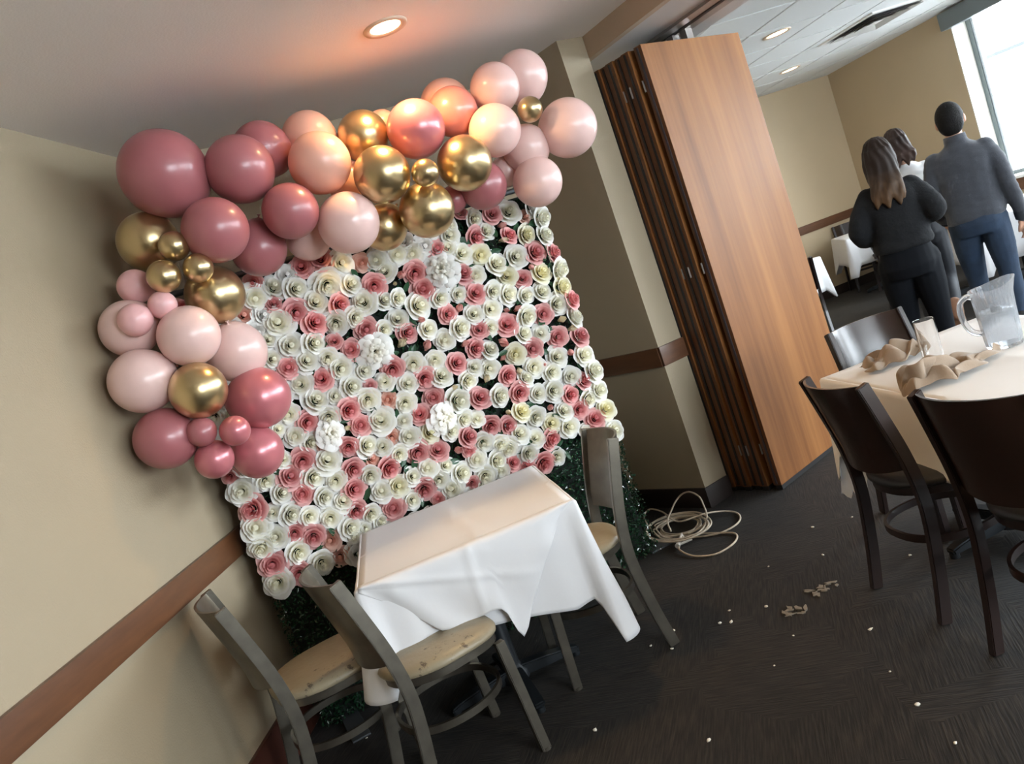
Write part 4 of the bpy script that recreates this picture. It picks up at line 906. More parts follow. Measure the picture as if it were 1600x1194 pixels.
put(chD, 1.31, 2.709, .992, .126, 'dark wooden chair at the long table, the one nearer the folded partition')
c = copy_tree(chD); put(c, 1.405, 2.157, .937, .349, 'dark wooden chair cut by the right edge of the picture, at the long table')
c = copy_tree(chD); put(c, 1.63, 3.27, .11, -.995, 'dark wooden chair behind the long table with daylight shining on its back')

# ------------------------------------------------------------------ tables
def pedestal(name, cx, cy, rz, hx, hy, label, group=None, mt=None):
    t = empty(name, (cx, cy, 0), rz); tag(t, label, 'table', group)
    bm = bmesh.new(); box(bm, (-hx, -hy, .715), (hx, hy, .742), .004); link_mesh('tabletop', bm, M_ESPR, t, True, 40)
    cols = [0] if hx < .6 and hy < .6 else [-hy*.6, hy*.6]
    for cy_ in cols:
        bm = bmesh.new(); lathe(bm, [(.0, .03), (.062, .03), (.06, .06), (.04, .085), (.036, .10), (.036, .66), (.10, .715), (0, .715)], 24, (0, cy_, 0)); link_mesh('column', bm, M_IRON, t, True, 40)
        for k in range(4):
            a = k*PI/2+.12; d = Vector((math.cos(a), math.sin(a), 0)); b0 = Vector((0, cy_, 0))
            pts = [b0+d*.03+Vector((0, 0, .06)), b0+d*.14+Vector((0, 0, .048)), b0+d*.25+Vector((0, 0, .036)), b0+d*.29+Vector((0, 0, .028))]
            bm = bmesh.new(); tube(bm, pts, 0, rect=[(.06, .05), (.056, .045), (.05, .032), (.046, .022)], up=Vector((0, 0, 1)))
            bmesh.ops.bevel(bm, geom=list(bm.edges), offset=.006, segments=2, affect='EDGES')
            ob = link_mesh('base_arm', bm, M_IRON, t, True, 50)
            bm = bmesh.new(); tube(bm, [b0+d*.275, b0+d*.275+Vector((0, 0, .02))], .018, 12); link_mesh('glide', bm, M_IRON, ob, True, 40)
    return t
def skirt_cloth(name, cor, hem, m_, zt=.75, flare=None, fold=.012, nfold=9, seed=1, rows=26, corner_r=.012, thick=.0016, sub=14, label='', cat='tablecloth', group=None, gather=None):
    """cloth over a rectangular table: cor = 4 corners (counter clockwise), hem(s)->z of the hem, flare(s)->outward swing; s runs 0..4 along the sides"""
    rg = random.Random(seed); ph = [rg.uniform(0, 6) for _ in range(8)]
    C4 = [Vector((c[0], c[1], 0)) for c in cor]; cen = sum(C4, Vector())/4
    path = []   # (pos, outward, s)
    NS = 56
    for k in range(4):
        A, B = C4[k], C4[(k+1) % 4]; d = (B-A).normalized(); n = Vector((d.y, -d.x, 0))
        if n.dot(cen-A) > 0: n = -n
        Pv = C4[k-1]; d0 = (A-Pv).normalized(); n0 = Vector((d0.y, -d0.x, 0)); n0 = n0 if n0.dot(cen-A) < 0 else -n0
        for j in range(7):
            t = j/7; nn = (n0*(1-t)+n*t).normalized(); path.append((A.copy(), nn, k-.0001+.0001*t, t))
        for j in range(NS): path.append((A+(B-A)*(j/NS), n, k+j/NS, 1))
    n = len(path); V = []; F = []
    for i, (p, nn, s, t0) in enumerate(path):
        hz = hem(s); fl = flare(s) if flare else .02
        L = zt-hz
        for r in range(rows+1):
            t = r/rows
            z = zt-L*t
            ed = min(1, t*rows/2.2)
            o_ = corner_r*math.sin(ed*PI/2)+fl*t**1.15
            o_ += fold*t**.8*(math.sin(s*nfold+ph[0])+.5*math.sin(s*nfold*2.3+ph[1]+t)+.3*math.sin(s*nfold*4.1+ph[2]))
            o_ = max(o_, .006)
            if r == 0: o_ = 0
            zz = z if r > 2 else zt-[0, .002, .010][r]
            if r > 2: zz = zt-.010-(L-.010)*(r-2)/(rows-2)
            V.append((p.x+nn.x*o_, p.y+nn.y*o_, zz))
    for i in range(n):
        for r in range(rows):
            a = i*(rows+1)+r; b = ((i+1) % n)*(rows+1)+r; F.append((a, a+1, b+1, b))
    # top as a grid with creases
    g = 30; base = len(V)
    for i in range(g+1):
        for j in range(g+1):
            u, v = i/g, j/g
            P = C4[0]*(1-u)*(1-v)+C4[1]*u*(1-v)+C4[2]*u*v+C4[3]*(1-u)*v
            e = min(u, v, 1-u, 1-v); h = 0
            if e > 0:
                h = .0015*noise.noise(Vector((P.x*7, P.y*7, seed)))+.003*max(0, 1-abs((u-.5)+.15*(v-.5))*24)+.0022*max(0, 1-abs(v-.52)*30)
            V.append((P.x, P.y, zt+h*(1 if e > 0 else 0)))
    for i in range(g):
        for j in range(g):
            a = base+i*(g+1)+j; F.append((a, a+g+1, a+g+2, a+1))
    o = py_mesh(name, V, F, m_, None, True, 70)
    bmx = bmesh.new(); bmx.from_mesh(o.data); bmesh.ops.remove_doubles(bmx, verts=bmx.verts, dist=.0008); bmesh.ops.recalc_face_normals(bmx, faces=bmx.faces); bmx.to_mesh(o.data); bmx.free()
    md = o.modifiers.new('thickness', 'SOLIDIFY'); md.thickness = thick; md.offset = -1
    tag(o, label, cat, group); return o
def interp(tab):
    xs = [a for a, b in tab]; ys = [b for a, b in tab]
    return lambda s: float(np.interp(s % 4, xs, ys))
# small table T1; corners FL, FR, BR, BL
T1C = [(-.745, 2.66), (.06, 2.80), (-.046, 3.552), (-.851, 3.41)]
ang = math.atan2(.14, .805)
pedestal('pedestal_table', -.395, 3.105, ang, .40, .375, 'small square pedestal table under the white cloth before the flower wall')
hem1 = interp([(0, .37), (.06, .44), (.2, .50), (.45, .44), (.68, .405), (.86, .365), (.955, .375), (1, .205), (1.05, .33), (1.3, .42), (1.7, .47), (1.95, .46), (2, .36), (2.06, .45), (3, .36), (3.05, .45), (3.5, .47), (3.9, .45), (4, .37)])
fl1 = interp([(0, .10), (.06, .03), (.3, .0), (.8, .0), (.95, .01), (1, .075), (1.1, .06), (1.5, .04), (2, .08), (2.2, .02), (3, .08), (3.2, .02), (3.8, .04), (4, .10)])
skirt_cloth('tablecloth', T1C, hem1, M_CLOTH, .75, fl1, .008, 9, 3, label='white tablecloth draped over the small table in front of the rose wall')
# overlay flap of the same linen folded over the front edge
def flap():
    A = Vector((-.745, 2.66, .753)); B = Vector((.065, 2.80, .753)); d = (B-A).normalized(); n = Vector((d.y, -d.x, 0))
    L = (B-A).length
    us = np.linspace(0, 1, 61); V = []; F = []; rows = 30
    lo = interp([(0, .735), (.10, .66), (.26, .502), (.38, .485), (.50, .50), (.545, .36+.13), (.575, .36), (.62, .395), (.68, .47), (.80, .60), (.93, .725), (.985, .75), (4, .75)])
    lo2 = np.interp
    for u in us:
        zl = lo(u)
        for r in range(rows+1):
            t = r/rows; z = .753-(.753-zl)*t
            o_ = .016+.012*math.sin(min(1, t*6)*PI/2)*min(1, (.753-zl)*8)
            o_ += .006*math.sin(u*9+t*3)*t+.004*math.sin(u*23-t*5)*t + .010*(.753-z)/.4
            # crease lines pressed into the linen
            o_ += .006*max(0, 1-abs((z-.63)+(u-.5)*.28)*45)+.006*max(0, 1-abs(u-.47-(z-.6)*.1)*45)+.004*math.sin(u*31+z*22)*t*t
            if r == 0: o_ = .0
            P = A+d*(u*L)+n*o_
            V.append((P.x, P.y, z if r else .7535))
    for i in range(60):
        for r in range(rows):
            a = i*(rows+1)+r; F.append((a, a+1, a+rows+2, a+rows+1))
    o = py_mesh('cloth_overlay', V, F, M_CLOTH)
    md = o.modifiers.new('thickness', 'SOLIDIFY'); md.thickness = .0014
    tag(o, 'loose white linen flap folded over the front edge of the small table', 'cloth')
flap()
# long table T2
T2C = [(1.318, 1.55), (2.12, 1.62), (2.03, 3.355), (1.243, 3.262)]
pedestal('pedestal_table', 1.68, 2.45, .05, .36, .80, 'long dining table under an ivory cloth at the right, with pitcher and napkins')
hem2 = interp([(0, .25), (.06, .44), (.5, .45), (.94, .45), (1, .25), (1.05, .45), (1.97, .45), (2, .3), (2.05, .46), (2.95, .46), (3, .30), (3.02, .42), (3.08, .46), (3.5, .455), (3.95, .44), (4, .25)])
fl2 = interp([(0, .06), (.1, .01), (2.9, .01), (3, .05), (3.05, .015), (3.9, .01), (4, .06)])
skirt_cloth('tablecloth', T2C, hem2, M_CLOTH2, .75, fl2, .006, 7, 5, label='ivory tablecloth on the long table with the water pitcher')
M_SHEER = bpy.data.materials.new('sheer_plastic'); M_SHEER.use_nodes = True
nt = M_SHEER.node_tree; b_ = nt.nodes['Principled BSDF']; b_.inputs['Base Color'].default_value = (.8, .8, .8, 1); b_.inputs['Roughness'].default_value = .3; b_.inputs['Alpha'].default_value = .55
def sheer():
    V = []; F = []
    A = Vector((1.243, 3.262, 0)); dl = (Vector((1.318, 1.55, 0))-A).normalized(); df = (Vector((2.03, 3.355, 0))-A).normalized()
    n1 = Vector((-dl.y, dl.x, 0)); n1 = n1 if n1.x < 0 else -n1
    n2 = Vector((df.y, -df.x, 0)); n2 = n2 if n2.y > 0 else -n2
    nn = 40
    for i in range(nn+1):
        s = i/nn*2-1
        P = A + (dl*(.28*s) if s > 0 else df*(.25*-s)); n = (n1*(max(s, 0)+.3)+n2*(max(-s, 0)+.3)).normalized()
        zb = .21+.16*abs(s)+.02*math.sin(i*1.3)
        for r in range(9):
            t = r/8; o_ = .012+.05*t*(1-abs(s))+.008*math.sin(i*.9+t*2)*t
            V.append((*(P+n*o_).xy, .48-(.48-zb)*t))
    for i in range(nn):
        for r in range(8):
            a = i*9+r; F.append((a, a+1, a+10, a+9))
    o = py_mesh('plastic_liner', V, F, M_SHEER); tag(o, 'sheer plastic liner showing below the ivory cloth at the table corner', 'liner')
sheer()

# napkins
def napkin(name, pts, seed, amp, label, fn=None):
    """crumpled square of cloth; pts: 4 corner points of its footprint"""
    P = [Vector(p) for p in pts]; g = 46; V = []; F = []
    for i in range(g+1):
        for j in range(g+1):
            u, v = i/g, j/g
            q_ = P[0]*(1-u)*(1-v)+P[1]*u*(1-v)+P[2]*u*v+P[3]*(1-u)*v
            nz = noise.noise(Vector((u*3.2+seed, v*3.2, seed*1.7))); n2 = noise.noise(Vector((u*7+seed, v*5+3, seed)))
            e = min(u, v, 1-u, 1-v)
            env = min(1, .25+e*5)
            h = amp*env*(abs(nz)*1.5+.35*abs(n2)+.15)
            wx = .030*noise.noise(Vector((u*4, v*4, seed+9)))+.018*math.sin(v*14+seed+u*4); wy = .030*noise.noise(Vector((u*4, v*4, seed+19)))+.012*math.sin(u*16+seed)
            x, y = q_.x+wx, q_.y+wy
            z = q_.z+h+.003
            V.append((x, y, z))
    if fn: V = [fn(Vector(v)) for v in V]
    for i in range(g):
        for j in range(g):
            a = i*(g+1)+j; F.append((a, a+g+1, a+g+2, a+1))
    o = py_mesh(name, V, F, M_NAP); md = o.modifiers.new('thickness', 'SOLIDIFY'); md.thickness = .0022; md.offset = 1
    s2 = o.modifiers.new('sub', 'SUBSURF'); s2.levels = 1; s2.render_levels = 1
    tag(o, label, 'napkin', 'crumpled napkins on the long table')
napkin('napkin', [(1.345, 3.02, .752), (1.60, 3.03, .752), (1.62, 3.18, .752), (1.38, 3.17, .752)], 2.3, .085, 'crumpled taupe napkin lying behind the drinking glass, nearer the partition')
def over_edge(v):
    # part beyond the table's left edge hangs down
    xe = 1.262+(3.262-v.y)*.0438
    xe -= .012
    if v.x < xe:
        d = xe-v.x; return Vector((xe-.008-.01*math.sin(v.y*60), v.y, .758-d))
    return v
napkin('napkin', [(1.17, 2.60, .752), (1.44, 2.57, .752), (1.70, 2.72, .752), (1.40, 2.80, .752)], 5.1, .075, 'crumpled taupe napkin draped over the table edge in front of the glass', over_edge)

# drinking glass
gl = empty('drinking_glass', (1.50, 2.845, .7525)); tag(gl, 'tall clear empty drinking glass standing between the two napkins', 'glass')
bm = bmesh.new(); fs = lathe(bm, [(0, 0), (.034, 0), (.0355, .004), (.0375, .176), (.0372, .179), (.0362, .179), (.0355, .176), (.0335, .014), (.030, .011), (0, .011)], 48); bmesh.ops.recalc_face_normals(bm, faces=fs)
link_mesh('bowl', bm, M_GLASS, gl, True, 40)
# pitcher
pt = empty('water_pitcher', (1.736, 2.792, .7525), math.radians(-8)); tag(pt, 'ribbed clear plastic pitcher half full of water on the long table', 'pitcher')
def pitcher_body():
    seg = 96; prof = [(.056, 0), (.0585, .006), (.060, .03), (.062, .08), (.064, .14), (.067, .19), (.070, .215), (.072, .228)]
    inner = [(.069, .228), (.067, .215), (.0635, .19), (.0605, .14), (.0585, .08), (.0565, .03), (.054, .012), (.0, .012)]
    V = []; F = []
    full = [(0, 0)]+prof+inner
    idx = []
    for (r, z) in full:
        ring = []
        if r == 0: V.append((0, 0, z)); idx.append([len(V)-1]); continue
        for k in range(seg):
            a = 2*PI*k/seg; rr_ = r; zz = z
            if z < .19 and (r, z) in prof: rr_ += .0018*math.cos(a*24)
            # spout towards +x
            if z > .18:
                sp = max(0, math.cos(a))**5; k2 = (z-.18)/.048
                rr_ += .016*sp*k2; zz += .020*max(0, math.cos(a))**1.5*k2-.006*k2
            V.append((rr_*math.cos(a), rr_*math.sin(a), zz)); ring.append(len(V)-1)
        idx.append(ring)
    for a, b in zip(idx, idx[1:]):
        for k in range(seg):
            k2 = (k+1) % seg
            if len(a) == 1: F.append((a[0], b[k2], b[k]))
            elif len(b) == 1: F.append((a[k], a[k2], b[0]))
            else: F.append((a[k], a[k2], b[k2], b[k]))
    o = py_mesh('body', V, F, M_PLASTIC, pt, True, 60)
    bmx = bmesh.new(); bmx.from_mesh(o.data); bmesh.ops.recalc_face_normals(bmx, faces=bmx.faces); bmx.to_mesh(o.data); bmx.free()
pitcher_body()
bm = bmesh.new(); fs = lathe(bm, [(0, .0125), (.0535, .0125), (.0562, .03), (.0582, .08), (.0598, .135), (.058, .136), (0, .1365)], 64); bmesh.ops.recalc_face_normals(bm, faces=fs)
link_mesh('water', bm, M_WATER, pt, True, 40)
bm = bmesh.new(); tube(bm, catmull([(-.066, 0, .205), (-.085, 0, .212), (-.108, 0, .198), (-.118, 0, .165), (-.113, 0, .12), (-.097, 0, .085), (-.075, 0, .07), (-.062, 0, .069)], 5), (.007, .011), 12)
link_mesh('handle', bm, M_PLASTIC, pt, True, 60)
rg = random.Random(8)
for k in range(10):
    bm = bmesh.new(); s_ = rg.uniform(.009, .013); box(bm, (-s_, -s_, -s_), (s_, s_, s_), s_*.35)
    a = rg.uniform(0, 2*PI); r_ = rg.uniform(0, .036)
    ob = link_mesh('ice_cube', bm, M_PLASTIC, pt, True, 60); ob.location = (r_*math.cos(a), r_*math.sin(a), .137+rg.uniform(-.004, .006)); ob.rotation_euler = (rg.random()*3, rg.random()*3, rg.random()*3)
# fork sliver at the right edge of the frame
kn = empty('table_knife', (1.93, 2.62, .7525), 1.9); tag(kn, 'dark handled table knife lying on the ivory cloth right of the pitcher', 'knife')
bm = bmesh.new(); box(bm, (-.02, -.009, 0), (.09, .009, .010), .003); link_mesh('handle', bm, M_ESPR, kn, True, 40)
bm = bmesh.new(); prism(bm, [(.09, -.008), (.19, -.009), (.205, .004), (.09, .008)], .003, .0045); link_mesh('blade', bm, M_SILV, kn)

# ------------------------------------------------------------------ cable, crumbs, scraps
cb = empty('coiled_cable', (.7, 4.1, 0)); tag(cb, 'ivory extension cable in a loose coil on the carpet by the pillar', 'cable')
for nm, pts in (('cable', CABLE), ('cable_loop', CABLE2)):
    bm = bmesh.new(); tube(bm, [Vector(p)-Vector((.7, 4.1, 0)) for p in catmull(pts, 6)], .0048, 8); link_mesh(nm, bm, M_CABLE, cb, True)
pa = Vector(CABLE[1])-Vector((.7, 4.1, 0))
bm = bmesh.new(); tube(bm, [pa+Vector((-.01, -.01, .004)), pa+Vector((.015, .03, .01))], [.014, .010], 12); link_mesh('plug', bm, M_PLUG, cb, True, 40)
bm = bmesh.new(); tube(bm, [pa+Vector((.01, .0, .006)), pa+Vector((.075, .01, .008))], .007, 8); link_mesh('cord_end', bm, M_PLUG, cb, True, 40)
bm = bmesh.new(); tube(bm, [pa+Vector((.0, .02, .006)), pa+Vector((.05, .11, .01))], .008, 8); link_mesh('cord_end', bm, M_PLUG, cb, True, 40)
rg = random.Random(2)
for x, y in CRUMBS:
    bm = bmesh.new(); bmesh.ops.create_icosphere(bm, subdivisions=1, radius=1)
    for v in bm.verts: v.co *= rg.uniform(.7, 1.2)
    o = link_mesh('crumb', bm, M_CRUMB, None, True); s_ = rg.uniform(.004, .0085)
    o.scale = (s_*1.3, s_, s_*.6); o.location = (x, y, s_*.5); o.rotation_euler = (0, 0, rg.random()*3)
    tag(o, 'tiny pale crumb on the dark carpet', 'crumb', 'crumbs on the carpet')
for i, (x, y) in enumerate(SCRAPS):
    t = empty('tissue_scrap', (x, y, 0)); tag(t, ['trodden pale paper scraps on the carpet, the larger cluster nearer the dark chair', 'trodden pale paper scraps on the carpet, the smaller cluster'][i], 'debris')
    for k in range(16 if i == 0 else 11):
        bm = bmesh.new(); a = rg.random()*PI; L_ = rg.uniform(.008, .030); w_ = rg.uniform(.002, .012)
        pts = [(L_*math.cos(q9*PI/4)*rg.uniform(.5, 1.1), w_*math.sin(q9*PI/4)*rg.uniform(.3, 1.6)) for q9 in range(8)]
        prism(bm, pts, .001, .0035+rg.random()*.003); ob = link_mesh('shred', bm, M_SCRAP, t)
        ob.location = (rg.uniform(-.06, .06)*(1 if i == 0 else .7), rg.uniform(-.035, .035), 0); ob.rotation_euler = (0, 0, a)

# ------------------------------------------------------------------ background tables and chairs
def bg_table(cx, cy, rz, hx, hy, label, clabel, hemz=.40, seed=1, tip=.28):
    c_, s_ = math.cos(rz), math.sin(rz)
    def R_(x, y): return (cx+x*c_-y*s_, cy+x*s_+y*c_)
    pedestal('pedestal_table', cx, cy, rz, hx-.005, hy-.005, label, 'white clothed tables of the second room')
    h = interp([(0, tip), (.08, hemz), (.92, hemz), (1, tip), (1.08, hemz), (1.92, hemz), (2, tip), (2.08, hemz), (2.92, hemz), (3, tip), (3.08, hemz), (3.92, hemz), (4, tip)])
    f_ = interp([(0, .07), (.1, .01), (.9, .01), (1, .07), (1.1, .01), (1.9, .01), (2, .07), (2.1, .01), (2.9, .01), (3, .07), (3.1, .01), (3.9, .01), (4, .07)])
    skirt_cloth('tablecloth', [R_(-hx, -hy), R_(hx, -hy), R_(hx, hy), R_(-hx, hy)], h, M_CLOTH, .75, f_, .006, 8, seed, rows=10, label=clabel, group='white tablecloths of the second room')
def bgchair(x, y, fx, fy, label):
    c = copy_tree(chD); put(c, x, y, fx, fy, label)
bg_table(4.82, 9.62, -.24, .42, .40, 'clothed table by the far wall, left of the woman in black', 'white cloth on the small table by the far wall, left of the woman in black', .40, 11)
bgchair(4.80, 10.1, -.2, -1, 'dark chair between the far wall and the small clothed table')
bgchair(4.72, 9.2, .25, 1, 'dark chair pulled up to the near side of the small table by the far wall')
bg_table(3.02, 8.60, .55, .40, .40, 'clothed table just behind the folded partition', 'corner of a white tablecloth showing right past the folded partition', .38, 13)
bgchair(2.95, 7.75, .2, .98, 'dark chair peeking out behind the edge of the folded partition')
bg_table(4.75, 7.42, 1.345, .95, .42, 'long clothed table along the window behind the man', 'white tablecloth under the window behind the man', .36, 17)
bgchair(4.62, 6.25, .05, 1, 'dark chair at the right edge of the picture beside the man')
bgchair(4.02, 7.5, 1, .1, 'dark chair behind the group of people, at the window table')
# stemware on the window table
def wine_glass(x, y, label):
    bm = bmesh.new(); fs = lathe(bm, [(0, 0), (.033, .001), (.032, .004), (.006, .008), (.004, .02), (.004, .085), (.010, .092), (.030, .115), (.036, .145), (.033, .185), (.031, .185), (.034, .145), (.028, .117), (.0, .098)], 20); bmesh.ops.recalc_face_normals(bm, faces=fs)
    o = link_mesh('wine_glass', bm, M_GLASS, None, True, 50); o.location = (x, y, .7525); tag(o, label, 'glass', 'stemmed glasses on the window table')
for (x, y), l in zip([(4.52, 7.0), (4.62, 7.22), (4.75, 7.5)], ['stemmed glass on the window table, closest to the man', 'second stemmed glass from the man on the window table', 'third stemmed glass from the man on the window table']): wine_glass(x, y, l)
wg = (4.55, 9.75)
bm = bmesh.new(); fs = lathe(bm, [(0, 0), (.032, .001), (.033, .11), (.031, .11), (.030, .01), (0, .008)], 20); bmesh.ops.recalc_face_normals(bm, faces=fs)
o = link_mesh('tumbler', bm, M_GLASS, None, True, 50); o.location = (4.80, 9.6, .7525); tag(o, 'small clear tumbler on the table by the far wall', 'glass')

# ------------------------------------------------------------------ people
def remesh(bm, vox, smooth_it=6):
    me = bpy.data.meshes.new('tmp'); bm.to_mesh(me); bm.free()
    o = bpy.data.objects.new('tmp', me); COL.objects.link(o)
    md = o.modifiers.new('r', 'REMESH'); md.mode = 'VOXEL'; md.voxel_size = vox; md.use_smooth_shade = True
    sm = o.modifiers.new('s', 'SMOOTH'); sm.factor = .5; sm.iterations = smooth_it
    dg = bpy.context.evaluated_depsgraph_get(); me2 = bpy.data.meshes.new_from_object(o.evaluated_get(dg))
    bpy.data.objects.remove(o)
    return me2
def limb(bm, pts, radii, seg=14):
    P = catmull(pts, 4); n = len(radii); R_ = []
    for i in range(len(P)):
        t = i/(len(P)-1)*(n-1); k = min(int(t), n-2); f_ = t-k
        a, b = radii[k], radii[k+1]
        a = a if isinstance(a, tuple) else (a, a); b = b if isinstance(b, tuple) else (b, b)
        R_.append((a[0]*(1-f_)+b[0]*f_, a[1]*(1-f_)+b[1]*f_))
    tube(bm, P, R_, seg)
    for p, r in ((P[0], R_[0]), (P[-1], R_[-1])):
        g = bmesh.ops.create_uvsphere(bm, u_segments=12, v_segments=8, radius=1)
        for v in g['verts']: v.co = Vector((v.co.x*r[0], v.co.y*r[0], v.co.z*r[0]))+Vector(p)
def stack(bm, secs, seg=20):
    """sections: (x,y,z,rx,ry)"""
    rings = []
    for x, y, z, rx, ry in secs:
        ring = []
        for k in range(seg):
            a = 2*PI*k/seg; c, s = math.cos(a), math.sin(a)
            ring.append(bm.verts.new((x+rx*math.copysign(abs(c)**.85, c), y+ry*math.copysign(abs(s)**.9, s), z)))
        rings.append(ring)
    fs = []
    for a, b in zip(rings, rings[1:]):
        for k in range(seg): fs.append(bm.faces.new((a[k], a[(k+1) % seg], b[(k+1) % seg], b[k])))
    fs.append(bm.faces.new(rings[0][::-1])); fs.append(bm.faces.new(rings[-1]))
    bmesh.ops.recalc_face_normals(bm, faces=fs)
def ball(bm, c, r):
    g = bmesh.ops.create_uvsphere(bm, u_segments=20, v_segments=14, radius=1)
    for v in g['verts']: v.co = Vector((v.co.x*r[0], v.co.y*r[1], v.co.z*r[2]))+Vector(c)
def hand(bm, wrist, d, side, palm_n):
    """relaxed hand: d = pointing direction, side=+1 right"""
    d = Vector(d).normalized(); n = Vector(palm_n).normalized(); s = d.cross(n).normalized()
    w0 = Vector(wrist)
    pal = w0+d*.045
    limb(bm, [w0, w0+d*.03, w0+d*.08], [(.024, .018), (.036, .016), (.038, .014)])
    for k, (o_, L) in enumerate(((-.028, .066), (-.010, .076), (.009, .072), (.027, .056))):
        a = w0+d*.082+s*o_
        limb(bm, [a, a+d*L*.42+n*.004, a+d*L*.75+n*.016, a+d*L*.92+n*.032], [.0095, .009, .0082, .007], 8)
    a = w0+d*.025-s*.030
    limb(bm, [a, a+d*.03-s*.014+n*.006, a+d*.058-s*.018+n*.016], [.012, .0105, .009], 8)
def person(loc, heading, H, skin, label, spec):
    k = H/1.75
    t = empty('person', loc, 0); tag(t, label, 'person')
    t.rotation_euler = (0, 0, -heading)
    sh, hip = spec['sh'], spec['hip']; J = spec
    # --- body, one continuous mesh
    bm = bmesh.new()
    stack(bm, [(0, 0, .86*k, hip*.9, .10), (0, 0, .93*k, hip*.95, .115), (0, 0, 1.06*k, sh*.66, .095), (0, .0, 1.22*k, sh*.80, .105), (0, -.005, 1.36*k, sh*.88, .10), (0, -.01, 1.44*k, sh*.55, .07), (0, -.005, 1.47*k, .062, .06)])
    limb(bm, [(0, -.008, 1.43*k), (0, .0, 1.50*k), (0, .012, 1.56*k)], [.062, .055, .054])
    hz = 1.645*k; hy = .02
    hk = J.get('headk', 1)
    ball(bm, (0, hy, hz), (.076*hk, .095*hk, .108*hk)); ball(bm, (0, hy+.03, hz-.05), (.058*hk, .065*hk, .06*hk))
    ball(bm, (0, hy+.098, hz-.015), (.012, .020, .022)); ball(bm, (0, hy+.086, hz-.052), (.024, .012, .008))
    for s in (-1, 1):
        ball(bm, (s*.080*hk, hy-.005, hz-.012), (.010, .020, .032)); ball(bm, (s*.030, hy+.084, hz+.008), (.014, .010, .010))
    for s, A in ((-1, J['armL']), (1, J['armR'])):
        limb(bm, A, [.052, .044, .038, .034, .026])
        d = Vector(A[-1])-Vector(A[-2]); hand(bm, A[-1], d, s, (-s*.7, .7, -.1) if abs(d.normalized().z) > .6 else (0, 0, -1))
    for s, A in ((-1, J['legL']), (1, J['legR'])):
        limb(bm, A, [.085, .075, .055, .050, .034])
        ft = Vector(A[-1]); fd = Vector(J.get('footdir'+('L' if s < 0 else 'R'), (0, 1, -.1))).normalized()
        limb(bm, [ft+Vector((0, -.02, -.01)), ft+fd*.09+Vector((0, 0, -.03)), ft+fd*.18+Vector((0, 0, -.045))], [.036, .038, .026])
    me = remesh(bm, .0065, 3); me.materials.clear(); me.materials.append(skin)
    b = bpy.data.objects.new('body', me); COL.objects.link(b); b.parent = t
    # --- trousers
    bm = bmesh.new()
    stack(bm, [(0, -.01, .80*k, hip*.92, .118*J.get('bum', 1)), (0, -.02, .88*k, hip*1.02, .135*J.get('bum', 1)), (0, -.01, .96*k, hip*.98, .128), (0, 0, 1.04*k, hip*.86, .11)])
    for A in (J['legL'], J['legR']): limb(bm, A[:-1]+[tuple(Vector(A[-1])+Vector((0, 0, .01)))], J.get('trR', [.100, .092, .070, .062, .052]))
    me = remesh(bm, .010, 5); me.materials.clear(); me.materials.append(J['trousers'])
    o = bpy.data.objects.new('trousers', me); COL.objects.link(o); o.parent = t
    # --- top
    bm = bmesh.new(); zb = J.get('hemz', .93)*k
    stack(bm, [(0, -.005, zb, J['hemw'], .135), (0, -.005, zb+.03, J['hemw']*1.03, .142), (0, 0, 1.06*k, J['waist'], .130), (0, 0, 1.20*k, sh*.92, .132), (0, -.005, 1.33*k, sh*1.0, .125), (0, -.01, 1.395*k, sh*.92, .105), (0, -.01, 1.44*k, sh*.62, .085), (0, -.004, 1.475*k, .078, .074)]+([(0, .0, 1.515*k, .070, .068)] if J.get('collar') else []))
    for A in (J['armL'], J['armR']):
        B = [Vector(a) for a in A]; B[-1] = B[-2]+(B[-1]-B[-2])*.92
        limb(bm, B, J.get('slR', [.075, .066, .058, .052, .044]))
    me = remesh(bm, .010, 14)
    for v in me.vertices:
        d_ = noise.noise(v.co*9)*.006+noise.noise(Vector((v.co.x*14, v.co.y*14, v.co.z*30)))*.004
        v.co += v.normal*d_
    me.materials.clear(); me.materials.append(J['top'])
    o = bpy.data.objects.new(J['topname'], me); COL.objects.link(o); o.parent = t
    if J.get('collar'):
        bm = bmesh.new(); lathe(bm, [(.071, 1.47*k), (.074, 1.50*k), (.070, 1.535*k), (.064, 1.535*k), (.066, 1.50*k)], 24, (0, .0, 0)); link_mesh('collar', bm, J['top'], o, True)
        for A in (J['armL'], J['armR']):
            a, c = Vector(A[-2]), Vector(A[-1]); d = (c-a).normalized(); e = a+(c-a)*.90
            bm = bmesh.new(); tube(bm, [e-d*.045, e+d*.012], .043, 16); link_mesh('cuff', bm, J['cuffm'], o, True, 50)
    # --- hair
    bm = bmesh.new()
    if J['hair'] == 'short':
        ball(bm, (0, hy-.010, hz+.018), (.083*hk, .096*hk, .105*hk)); ball(bm, (0, hy-.04, hz-.02), (.076*hk, .064*hk, .085*hk))
    else:
        L = J['hairlen']
        ball(bm, (0, hy-.008, hz+.015), (.090, .104, .112))
        hw_ = J.get('hairw', 1)
        stack(bm, [(0, hy-.03, hz+.05, .085, .085), (0, hy-.040, hz-.02, .100, .085), (0, hy-.065, hz-L*.35, .108*(.5+.5*hw_), .068), (0, -.090, hz-L*.6, .122*hw_, .058), (0, -.115, hz-L*.85, .128*hw_, .042), (0, -.125, hz-L, .110*hw_, .022)])
    me = remesh(bm, .009 if J['hair'] != 'short' else .007, 4)
